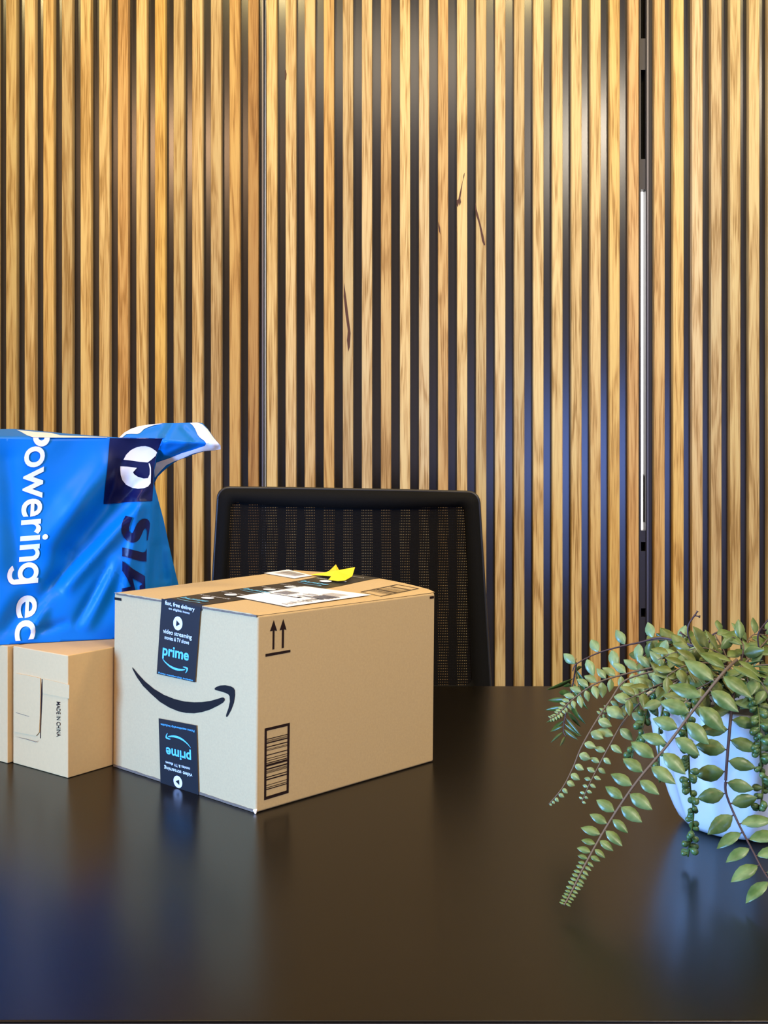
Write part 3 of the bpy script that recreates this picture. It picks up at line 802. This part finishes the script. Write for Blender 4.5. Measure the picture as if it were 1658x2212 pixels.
def bag_d(px, py):
    d = F * (CZ - TABLE_Z - SH - 0.0006) / (bag_bottom(px) - HY)
    rx = ridge_x(py)
    if py > 1000:
        k = min(1.0, (py - 1000) / 60.0)
        if px > rx: d += k * (0.0011 * (px - rx))
        else: d += 0.012 * k * math.exp(-(rx - px) / 40.0) * 0
    if py < 945: d += 0.0032 * (945 - py)
    fade = max(0.0, min(1.0, (bag_bottom(px) - max(0.0, px - rx) * 0.30 - py) / 30.0))
    for (x1, y1, x2, y2, wd, am) in CREASE:
        dd, t = seg_d(px, py, x1, y1, x2, y2)
        if abs(dd) < 3.2 * wd: d += 1.7 * am * fade * math.exp(-(dd / wd) ** 2) * (0.35 + 0.65 * math.sin(PI * min(1, max(0, 0.12 + 0.76 * t))))
    d += fade * 0.0016 * math.sin(px * 0.045 + 1.3 * math.sin(py * 0.02)) * math.sin(py * 0.027 + 0.6)
    return d
def bag_base(px):
    y = bag_bottom(px)
    for _ in range(12): y = HY + F * (CZ - TABLE_Z - SH - 0.0006) / bag_d(px, y)
    return y
def flap_d(px, py):
    base = bag_d(333, 946) - 0.006
    rid = 952 + 0.05 * (px - 340)
    d = base - 0.015 + 0.0009 * abs(py - rid) + 0.00010 * max(0, px - 340) * 1.2
    for (x1, y1, x2, y2, wd, am) in ((372, 914, 352, 948, 6, .004), (352, 948, 338, 1000, 5, .004), (345, 1000, 430, 962, 6, .003), (352, 985, 400, 960, 6, -.003), (395, 925, 420, 950, 5, .003), (440, 925, 462, 966, 6, -.003), (300, 932, 340, 920, 5, .003), (385, 1000, 470, 970, 4, .003)):
        dd, t = seg_d(px, py, x1, y1, x2, y2)
        d += am * math.exp(-(dd / wd) ** 2)
    return d
def poly_dist(px, py, poly):
    return min(abs(seg_d(px, py, *poly[k], *poly[(k + 1) % len(poly)])[0]) for k in range(len(poly)))
def sheet(name, poly, dfun, step, m, parent, thick, reach, floor_z=None):
    """film with a real back: front follows the folds, back bulges away and meets it along the outline"""
    bm = dense(poly, poly_faces(poly), step)
    front = list(bm.verts); ff = list(bm.faces)
    uv = {v: (v.co.x, v.co.y) for v in front}
    bound = [e for e in bm.edges if len(e.link_faces) == 1]
    back = {}
    for v in front:
        x, y = uv[v]; p = P3(x, y, dfun(x, y))
        k = min(1.0, poly_dist(x, y, poly) / reach); k = math.sin(k * PI / 2)
        q = p + Vector((0, 0.0015 + thick * k, 0))
        v.co = p; back[v] = bm.verts.new(q)
    for f in ff: bm.faces.new([back[v] for v in reversed(f.verts)])
    for e in bound:
        a, c_ = e.verts
        try: bm.faces.new((a, c_, back[c_], back[a]))
        except ValueError: pass
    o = from_bm(name, bm, m, parent, True)
    return o
def film_print(name, pieces, dfun, m, parent, off=0.0013, step=6.0):
    V, Fc = [], []
    for (v, f) in pieces:
        q = len(V); V += v; Fc += [tuple(q + i for i in t) for t in f]
    bm = dense(V, Fc, step)
    for v in bm.verts: v.co = P3(v.co.x, v.co.y, dfun(v.co.x, v.co.y) - off)
    return from_bm(name, bm, m, parent, True)

bag_poly = [(-260, 931), (-180, 929), (-100, 928), (0, 927), (30, 926.5), (75, 930), (150, 937), (200, 941), (235, 943.5), (262, 945.5), (300, 947), (351, 947), (343, 968), (337, 990), (333, 1015), (332, 1045),
            (340, 1075), (352, 1120), (365, 1180), (378, 1235), (388, 1275), (395, 1325), (397, bag_base(397))] + [(x, bag_base(x)) for x in (360, 310, 244, 180, 120, 60, 0, -60, -130, -200, -260)]
bg_root = empty('plastic_bag', P3(120, bag_bottom(120), bag_d(120, bag_bottom(120))), 'bright blue plastic mailing bag with white and navy lettering, resting on two small boxes', 'bag')
body = sheet('bag_body', bag_poly, bag_d, 6.0, M['bag_blue'], bg_root, 0.10, 110.0)
flap_poly = [(262, 945), (272, 935), (285, 928), (300, 921), (325, 917), (350, 914), (380, 914), (410, 913), (426, 912.5), (437, 914), (448, 926), (462, 946), (476, 963), (476, 970), (462, 973), (440, 975), (420, 981), (400, 989), (385, 994), (370, 1003), (352, 1018), (340, 1030), (333, 1044), (333, 1015), (337, 990), (343, 968), (351, 947), (320, 946.5), (300, 946.5)]
fp = sheet('bag_neck', flap_poly, flap_d, 5.0, M['bag_blue'], bg_root, 0.018, 22.0)
k4 = crop(220, 880, 5.53)
film_print('white_border', [pg(k4([(205, 362), (270, 300), (350, 255), (440, 225), (560, 205), (670, 196), (730, 193), (620, 212), (540, 240), (500, 260), (455, 305), (420, 318), (350, 315), (290, 320), (240, 360)])),
                            pg(k4([(1050, 186), (1130, 180), (1195, 200), (1260, 260), (1330, 360), (1416, 460), (1418, 500), (1340, 512), (1210, 522), (1080, 555), (960, 610), (850, 650), (770, 690), (700, 760), (632, 840), (625, 760), (640, 700), (650, 660), (800, 610), (960, 545), (1080, 510), (1180, 475), (1230, 460), (1245, 430), (1225, 400), (1170, 360), (1145, 330), (1110, 250), (1080, 210)]))],
           flap_d, M['bag_white'], fp, 0.0012, 5.0)
k11 = crop(0, 900, 11.06)
film_print('white_border', [pg(k11([(400, 318), (560, 332), (830, 360), (1230, 390), (1438, 445), (1800, 460), (2500, 488), (2560, 490), (2560, 500), (1200, 500), (780, 492), (640, 440), (500, 360)]))], bag_d, M['bag_white'], body)
# white lettering reading downward
def down_map(x, y):                      # x along the reading direction (px down), y letter height (px right)
    base = 53.5 - 21.5 * (x - 966) / 400.0
    return (base + y, x - 0.08 * y)
white = []
xh = 44.5
Vo, _ = text2d('o', 0.014); oa, ob, oc, od = bbox(Vo)
for (word, r0, r1) in (('owerin', 966, 1214), ('ec', 1288, 1385)):
    Vt, Ft = text2d(word, 0.014); a0, b0_, c0_, d0_ = bbox(Vt); sx, sy = (r1 - r0) / (b0_ - a0), xh / (od - oc)
    white.append(([down_map(r0 + (x - a0) * sx, (y - oc) * sy) for (x, y) in Vt], Ft))
def band(cx_, cy_, ro, ri, a0, a1, n):     # part of an oval ring: reading direction, letter height
    pts = [(cx_ + rr[0] * math.cos(a0 + (a1 - a0) * k / n), cy_ + rr[1] * math.sin(a0 + (a1 - a0) * k / n)) for rr in (ro, ri) for k in range(n + 1)]
    return ([down_map(*p) for p in pts], [(k, k + 1, n + 2 + k, n + 1 + k) for k in range(n)])
white.append(band(1239, 22, (22.5, 22.5), (12, 12.5), 0, 2 * PI, 30))
white.append(band(1241, -6, (21.5, 17), (11, 7), -2.75, 0, 16))
white.append(([down_map(*p) for p in ((1251.5, 44.5), (1262.5, 44.5), (1262.5, -6), (1251.5, -6))], [(0, 1, 2, 3)]))
nA = 18
outer = [(89.5 + 18 * math.cos(PI * k / nA), 945.5 + 19 * math.sin(PI * k / nA)) for k in range(nA + 1)]
inner = [(89.5 + 6.5 * math.cos(PI * k / nA), 945.5 + 6 * math.sin(PI * k / nA)) for k in range(nA + 1)]
white.append((outer + inner, [(k, k + 1, nA + 2 + k, nA + 1 + k) for k in range(nA)]))
film_print('white_lettering', white, bag_d, M['bag_white'], body)
# navy square with the round emblem, navy lettering
sq = [(237, 946), (262, 947), (290, 948), (320, 948), (350, 948), (342.5, 968), (336.5, 990), (332.5, 1015), (331.5, 1045), (330, 1065), (329, 1082), (300, 1083.5), (270, 1085), (240, 1088), (224, 1089), (226, 1065), (230, 1030), (234, 985)]
film_print('navy_square', [pg(sq)], bag_d, M['bag_navy'], body)
up_ = [(258, 625), (290, 565), (340, 515), (380, 492), (420, 475), (470, 465), (520, 463), (560, 472), (600, 490), (640, 518), (658, 538), (640, 580), (590, 625), (545, 658), (450, 650), (350, 635)]
lo_ = [(220, 705), (219, 750), (225, 810), (245, 870), (290, 925), (360, 960), (430, 972), (500, 965), (550, 945), (582, 905), (586, 800), (585, 720), (577, 685), (565, 665), (558, 672), (572, 740), (570, 800), (550, 845), (500, 850), (430, 830), (385, 800), (372, 775), (418, 722), (300, 708)]
film_print('emblem', [pg(k4(up_)), pg(k4(lo_))], bag_d, M['bag_white'], body, 0.0026)
kS = crop(230, 1090, 11.06)
Sp = [(455, 265), (620, 312), (570, 430), (540, 540), (540, 630), (565, 670), (600, 682), (630, 665), (660, 600), (720, 470), (790, 385), (850, 345), (910, 335), (970, 345), (1015, 385), (1038, 450), (1035, 540), (1010, 700), (985, 850), (962, 860), (970, 720), (972, 640), (955, 590), (930, 568), (905, 580), (875, 630), (830, 740), (780, 835), (720, 885), (640, 908), (560, 905), (480, 860), (420, 790), (375, 690), (355, 590), (365, 470), (400, 360)]
Ip = [(375, 1022), (620, 1080), (870, 1142), (930, 1120), (962, 1045), (955, 1360), (800, 1345), (600, 1290), (375, 1235)]
Np = [(380, 1345), (640, 1540), (920, 1710), (930, 2140), (930, 2200), (790, 2200), (790, 1945), (855, 1900), (790, 1845), (620, 1755), (660, 1920), (730, 2200), (360, 2200), (360, 2005), (590, 1955), (500, 1780), (375, 1580)]
film_print('navy_lettering', [pg(kS(Sp)), pg(kS(Ip)), pg(kS(Np))], bag_d, M['bag_navy'], body)

# ------------------------------------------------------------------ potted trailing plant
PD, PPX = 1.175, 1592
PC = P3(PPX, 1700, PD); PC.z = TABLE_Z
pl = empty('potted_plant', PC, 'trailing artificial green plant in a white fluted ceramic pot', 'plant')
POT_H = 0.135
prof = [(0.0, 0.0008), (0.046, 0.0008), (0.055, 0.003), (0.061, 0.009), (0.066, 0.018), (0.072, 0.032), (0.079, 0.054), (0.086, 0.085), (0.0925, 0.118), (0.0955, POT_H), (0.094, POT_H + 0.002), (0.091, POT_H), (0.088, 0.118), (0.082, 0.09)]
NF = 12
def flute(th, z):                      # flat vertical facets that fade out towards the rounded foot
    k = min(1.0, max(0.0, z / 0.03)); a = PI / NF
    x = ((th + 0.10) % (2 * a)) - a
    return 1.0 + k * (math.cos(a) / math.cos(x) - 1.0) * 2.0 + 0.012 * k
V, Fc = lathe(prof, NF * 8, flute, PC)
po_ = pyd('pot', V, Fc, M['pot'], pl, True)
V, Fc = lathe([(0.0, 0.112), (0.03, 0.116), (0.06, 0.113), (0.0855, 0.106)], 40, None, PC)
pyd('soil', V, Fc, M['soil'], pl, True)

LT = [(0.0, 0.0), (0.10, 0.42), (0.28, 0.88), (0.48, 1.0), (0.68, 0.80), (0.86, 0.42), (1.0, 0.0)]
def leaf(mb, base, dirv, side, nrm, ln, wd, curl=0.12, cup=0.16):
    """pointed oval leaf with a folded midrib, a gentle curl and a little thickness"""
    V, top = [], []
    for lay in (0, 1):
        for (t, w_) in LT:
            c_ = base + dirv * (ln * t) + nrm * (-curl * ln * t * t - lay * 0.00035)
            hw = wd * 0.5 * w_
            V += [c_ - side * hw + nrm * (cup * hw), c_, c_ + side * hw + nrm * (cup * hw)]
    n = len(LT); Fc = []
    for i in range(n - 1):
        a = i * 3
        Fc += [(a, a + 1, a + 4, a + 3), (a + 1, a + 2, a + 5, a + 4)]
        o_ = n * 3 + i * 3
        Fc += [(o_ + 3, o_ + 4, o_ + 1, o_), (o_ + 4, o_ + 5, o_ + 2, o_ + 1)]
        Fc += [(a + 3, o_ + 3, o_, a), (a + 2, o_ + 2, o_ + 5, a + 5)]
    mb.add(V, Fc)

def catmull(P, n):
    out = []
    for i in range(len(P) - 1):
        p0, p1, p2, p3 = P[max(i - 1, 0)], P[i], P[i + 1], P[min(i + 2, len(P) - 1)]
        for k in range(n):
            t = k / n
            out.append(0.5 * ((2 * p1) + (p2 - p0) * t + (2 * p0 - 5 * p1 + 4 * p2 - p3) * t * t + (3 * p1 - p0 - 3 * p2 + p3) * t ** 3))
    out.append(P[-1]); return out
def resample(pts, steps):
    """walk along the polyline, steps(dist fraction) gives the next spacing"""
    L_ = [0.0]
    for a, c_ in zip(pts, pts[1:]): L_.append(L_[-1] + (c_ - a).length)
    tot = L_[-1]; s = 0.0; out = []
    while s < tot:
        i = 0
        while i < len(L_) - 2 and L_[i + 1] < s: i += 1
        f = (s - L_[i]) / max(1e-9, L_[i + 1] - L_[i])
        p = pts[i].lerp(pts[i + 1], f); t = (pts[i + 1] - pts[i]).normalized()
        out.append((p, t, s / tot)); s += steps(s / tot)
    return out
def interp(tab, f):
    for (a, va), (c_, vc) in zip(tab, tab[1:]):
        if f <= c_: return va + (vc - va) * (f - a) / max(1e-9, c_ - a)
    return tab[-1][1]

CAMP = Vector((0, 0, CZ))
def frond(ctrl, size, m='leaf', smat='stem', rad=0.0011, aspect=0.56, gap=0.62, angle=28, face=0.85, sides='both', seed=0, start=0.0, jitter=0.25, curl=0.12):
    """ctrl: (px, py, distance) along the stem; size: table fraction -> leaf length (m)"""
    r = random.Random(seed)
    pts = catmull([P3(*c_) for c_ in ctrl], 10)
    mbs = MB(); n = len(pts)
    mbs.tube(pts, [rad * (1 - 0.6 * i / (n - 1)) for i in range(n)], 6)
    mbl = MB(); k = 0
    for (p, t, f) in resample(pts, lambda f: max(0.0016, interp(size, f) * gap * 0.5)):
        k += 1
        if f < start: continue
        sg = 1 if k % 2 else -1
        if sides == 'left' and sg < 0: continue
        ln = interp(size, f) * r.uniform(0.86, 1.1)
        view = (CAMP - p).normalized()
        nrm = (view * face + Vector((0, 0, 1)) * 0.45 + Vector((r.uniform(-1, 1), r.uniform(-1, 1), r.uniform(-1, 1))) * jitter)
        nrm = (nrm - t * nrm.dot(t)).normalized()
        sd = nrm.cross(t).normalized() * sg
        a = math.radians(angle + r.uniform(-9, 9))
        dv = (sd * math.cos(a) + t * math.sin(a)).normalized()
        nn_ = (nrm + sd * r.uniform(-0.35, 0.35)).normalized(); nn_ = (nn_ - dv * nn_.dot(dv)).normalized()
        leaf(mbl, p + dv * (ln * 0.06), dv, dv.cross(nn_), nn_, ln, ln * aspect * r.uniform(0.9, 1.08), curl, 0.16)
        mbs.tube([p, p + dv * (ln * 0.09)], [rad * 0.45, rad * 0.35], 4, False)
    o = mbl.build('frond', M[m], pl, True)
    mbs.build('stem', M[smat], o, True)
    return o
def mm(px, d): return px * d / F

# long fronds seen one by one in the photograph
frond([(1590, 1425, 1.09), (1560, 1455, 1.062), (1500, 1530, 1.045), (1440, 1610, 1.032), (1370, 1695, 1.015), (1310, 1785, 0.998), (1262, 1870, 0.972), (1232, 1930, 0.955), (1218, 1955, 0.946)],
      [(0, .029), (.12, .031), (.45, .0275), (.58, .0235), (.72, .0185), (.80, .014), (.85, .0075), (1, .0045)], 'leaf', 'stem', 0.0016, 0.52, 0.66, 4, 1.1, seed=3, jitter=.14)
frond([(1590, 1470, 1.11), (1581, 1520, 1.075), (1573, 1600, 1.055), (1567, 1680, 1.045), (1568, 1715, 1.042), (1590, 1770, 1.033), (1618, 1825, 1.005), (1650, 1885, 0.975), (1680, 1925, 0.95)],
      [(0, .027), (1, .028)], 'leaf', 'stem_dark', 0.0017, 0.52, 0.72, 8, 1.1, seed=5, jitter=.16)
frond([(1500, 1395, 1.19), (1430, 1378, 1.21), (1380, 1388, 1.22), (1330, 1399, 1.225), (1285, 1413, 1.23), (1245, 1434, 1.23), (1236, 1450, 1.23)],
      [(0, .023), (.5, .023), (1, .020)], 'leaf_pale', 'stem_dark', 0.0014, 0.54, 1.35, 8, .9, seed=8)
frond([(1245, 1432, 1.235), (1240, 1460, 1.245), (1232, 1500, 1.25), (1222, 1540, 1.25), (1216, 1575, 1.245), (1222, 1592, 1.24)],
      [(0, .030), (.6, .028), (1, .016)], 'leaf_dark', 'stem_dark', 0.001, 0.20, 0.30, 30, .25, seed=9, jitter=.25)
frond([(1480, 1432, 1.17), (1420, 1440, 1.17), (1350, 1456, 1.165), (1285, 1477, 1.155), (1235, 1512, 1.145), (1205, 1542, 1.135), (1187, 1553, 1.13)],
      [(0, .022), (.45, .0165), (.75, .0125), (.86, .0062), (1, .0035)], 'leaf_pale', 'stem', 0.0012, 0.58, .72, 24, .9, seed=12)
frond([(1410, 1450, 1.15), (1350, 1470, 1.145), (1318, 1512, 1.13), (1288, 1556, 1.115), (1256, 1612, 1.10), (1236, 1660, 1.09), (1214, 1702, 1.08), (1185, 1737, 1.075)],
      [(0, .020), (.35, .019), (.6, .0145), (.85, .009), (1, .003)], 'leaf_pale', 'stem', 0.0011, 0.72, .92, -4, 1.0, 'left', seed=14)
frond([(1430, 1480, 1.14), (1385, 1515, 1.13), (1345, 1560, 1.115), (1316, 1610, 1.10), (1292, 1655, 1.09), (1272, 1695, 1.08), (1256, 1732, 1.075)],
      [(0, .021), (.5, .0185), (.66, .011), (1, .004)], 'leaf_pale', 'stem', 0.0010, 0.60, 1.15, 4, .95, seed=16)
frond([(1480, 1462, 1.15), (1410, 1487, 1.145), (1365, 1512, 1.135), (1325, 1533, 1.13), (1293, 1546, 1.125)],
      [(0, .021), (.6, .017), (.85, .009), (1, .005)], 'leaf_pale', 'stem', 0.0010, 0.56, .8, 26, .9, seed=18)
frond([(1520, 1425, 1.15), (1460, 1470, 1.13), (1425, 1478, 1.12), (1385, 1497, 1.11), (1350, 1512, 1.105)],
      [(0, .025), (.6, .024), (1, .016)], 'leaf_olive', 'stem', 0.0012, 0.55, .9, 34, .9, seed=20)
# crown of the plant
crown = [((1570, 1450, 1.17), (1500, 1400, 1.20), (1440, 1382, 1.22), (1395, 1385, 1.23)),
         ((1580, 1450, 1.18), (1560, 1400, 1.22), (1545, 1368, 1.24), (1575, 1362, 1.25)),
         ((1560, 1445, 1.16), (1515, 1415, 1.15), (1465, 1408, 1.15), (1420, 1425, 1.15)),
         ((1600, 1440, 1.18), (1640, 1400, 1.20), (1665, 1375, 1.21), (1700, 1365, 1.22)),
         ((1600, 1450, 1.17), (1640, 1437, 1.15), (1690, 1440, 1.14), (1740, 1470, 1.13)),
         ((1560, 1460, 1.15), (1530, 1450, 1.12), (1490, 1455, 1.10), (1455, 1480, 1.085), (1430, 1520, 1.075)),
         ((1590, 1460, 1.15), (1600, 1440, 1.12), (1615, 1470, 1.09), (1640, 1530, 1.07)),
         ((1550, 1440, 1.19), (1510, 1392, 1.23), (1475, 1385, 1.25), (1430, 1395, 1.26)),
         ((1620, 1450, 1.19), (1610, 1400, 1.23), (1625, 1372, 1.25), (1655, 1372, 1.26)),
         ((1580, 1470, 1.13), (1540, 1480, 1.10), (1500, 1500, 1.08), (1470, 1530, 1.07)),
         ((1640, 1460, 1.17), (1700, 1440, 1.16), (1760, 1480, 1.15), (1800, 1580, 1.14)),
         ((1620, 1480, 1.13), (1650, 1500, 1.09), (1680, 1580, 1.06), (1700, 1700, 1.05)),
         ((1600, 1440, 1.22), (1640, 1395, 1.28), (1690, 1390, 1.33), (1740, 1430, 1.36)),
         ((1560, 1440, 1.22), (1520, 1400, 1.28), (1470, 1400, 1.32), (1430, 1440, 1.34))]
crown += [((1590, 1470, 1.13), (1550, 1465, 1.09), (1525, 1478, 1.085), (1500, 1490, 1.08)),
          ((1570, 1440, 1.16), (1520, 1432, 1.12), (1475, 1440, 1.10), (1440, 1460, 1.09)),
          ((1600, 1450, 1.13), (1612, 1452, 1.10), (1640, 1470, 1.08), (1665, 1510, 1.06)),
          ((1580, 1430, 1.17), (1540, 1405, 1.15), (1505, 1400, 1.14), (1470, 1412, 1.14)),
          ((1600, 1430, 1.17), (1605, 1400, 1.17), (1600, 1385, 1.18), (1580, 1375, 1.18)),
          ((1540, 1430, 1.2), (1490, 1400, 1.22), (1440, 1396, 1.23), (1400, 1410, 1.24), (1370, 1440, 1.24))]
cm = ['leaf_olive', 'leaf', 'leaf_olive', 'leaf', 'leaf', 'leaf_olive', 'leaf', 'leaf_dark', 'leaf', 'leaf_olive', 'leaf', 'leaf', 'leaf_dark', 'leaf_dark', 'leaf_olive', 'leaf_olive', 'leaf', 'leaf_olive', 'leaf', 'leaf_olive']
for i, c_ in enumerate(crown):
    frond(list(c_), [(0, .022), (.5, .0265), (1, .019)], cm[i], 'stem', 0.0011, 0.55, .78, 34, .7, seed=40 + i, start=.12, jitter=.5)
# inner leaves filling the pot top, coloured dark to give the crown shaded depth
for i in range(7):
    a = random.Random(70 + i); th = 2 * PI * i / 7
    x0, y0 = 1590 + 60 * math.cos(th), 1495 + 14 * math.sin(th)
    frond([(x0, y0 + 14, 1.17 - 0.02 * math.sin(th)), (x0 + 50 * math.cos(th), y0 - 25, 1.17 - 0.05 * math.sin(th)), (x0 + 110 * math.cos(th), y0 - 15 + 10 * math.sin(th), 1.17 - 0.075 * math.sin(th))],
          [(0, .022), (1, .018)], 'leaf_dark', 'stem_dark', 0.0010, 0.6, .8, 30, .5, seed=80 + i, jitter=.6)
# strands of bead-like leaves
def beads(ctrl, ln, seed, density=1.0, m='bead'):
    r = random.Random(seed)
    pts = catmull([P3(*c_) for c_ in ctrl], 8); mbs, mbb = MB(), MB()
    mbs.tube(pts, 0.0010, 6)
    for (p, t, f) in resample(pts, lambda f: ln * 0.42 / density):
        th = r.uniform(0, 2 * PI)
        a = t.cross(Vector((0, 1, 0.1))).normalized(); b_ = a.cross(t)
        d = (a * math.cos(th) + b_ * math.sin(th) * 0.7 + t * r.uniform(0.1, 0.5)).normalized()
        k = r.uniform(.75, 1.1) * ln
        cs = [p + d * (k * x) for x in (0.0, .12, .3, .55, .78, .93, 1.0)]
        mbb.tube(cs, [k * x for x in (.06, .13, .26, .36, .34, .21, .03)], 9)
    o = mbb.build('bead_strand', M[m], pl, True)
    mbs.build('stem', M['leaf_dark'], o, True)
beads([(1500, 1500, 1.09), (1482, 1560, 1.06), (1486, 1620, 1.05), (1490, 1700, 1.052), (1497, 1750, 1.055), (1492, 1800, 1.058), (1485, 1850, 1.06)], 0.0092, 1, 1.35)
beads([(1620, 1500, 1.09), (1636, 1530, 1.06), (1640, 1580, 1.045), (1642, 1640, 1.045), (1647, 1700, 1.045), (1640, 1752, 1.045)], 0.0092, 2, 1.35)
beads([(1420, 1500, 1.13), (1398, 1530, 1.115), (1386, 1575, 1.10), (1370, 1610, 1.095), (1362, 1650, 1.09)], 0.0095, 3, .8)
beads([(1440, 1500, 1.11), (1425, 1560, 1.09), (1422, 1620, 1.085), (1424, 1690, 1.085)], 0.0085, 4, .35)
beads([(1640, 1500, 1.12), (1662, 1560, 1.08), (1672, 1640, 1.07), (1675, 1720, 1.07)], 0.0092, 6, 1.3)
# bare wiry twigs
def twig(ctrl, buds, seed):
    pts = catmull([P3(*c_) for c_ in ctrl], 8); mbs = MB(); mbs.tube(pts, [0.0010] * len(pts), 6)
    for (p, q) in buds:
        a, c_ = P3(*p), P3(*q); mbs.tube([a, a.lerp(c_, .6), c_], [0.0007, 0.0008, 0.0017], 6)
    mbs.build('twig', M['stem_dark'], pl, True)
twig([(1510, 1440, 1.2), (1496, 1398, 1.2), (1485, 1368, 1.2), (1488, 1347, 1.2), (1503, 1325, 1.2)], [((1500, 1330, 1.2), (1511, 1332, 1.2)), ((1503, 1325, 1.2), (1506, 1320, 1.2)), ((1485, 1377, 1.2), (1468, 1366, 1.2)), ((1474, 1372, 1.2), (1475, 1390, 1.2))], 1)
twig([(1645, 1430, 1.2), (1637, 1390, 1.2), (1637, 1370, 1.2), (1645, 1355, 1.2), (1662, 1335, 1.2)], [((1645, 1358, 1.2), (1654, 1361, 1.2))], 2)
twig([(1500, 1430, 1.19), (1530, 1388, 1.2), (1538, 1372, 1.2), (1548, 1366, 1.2)], [], 3)
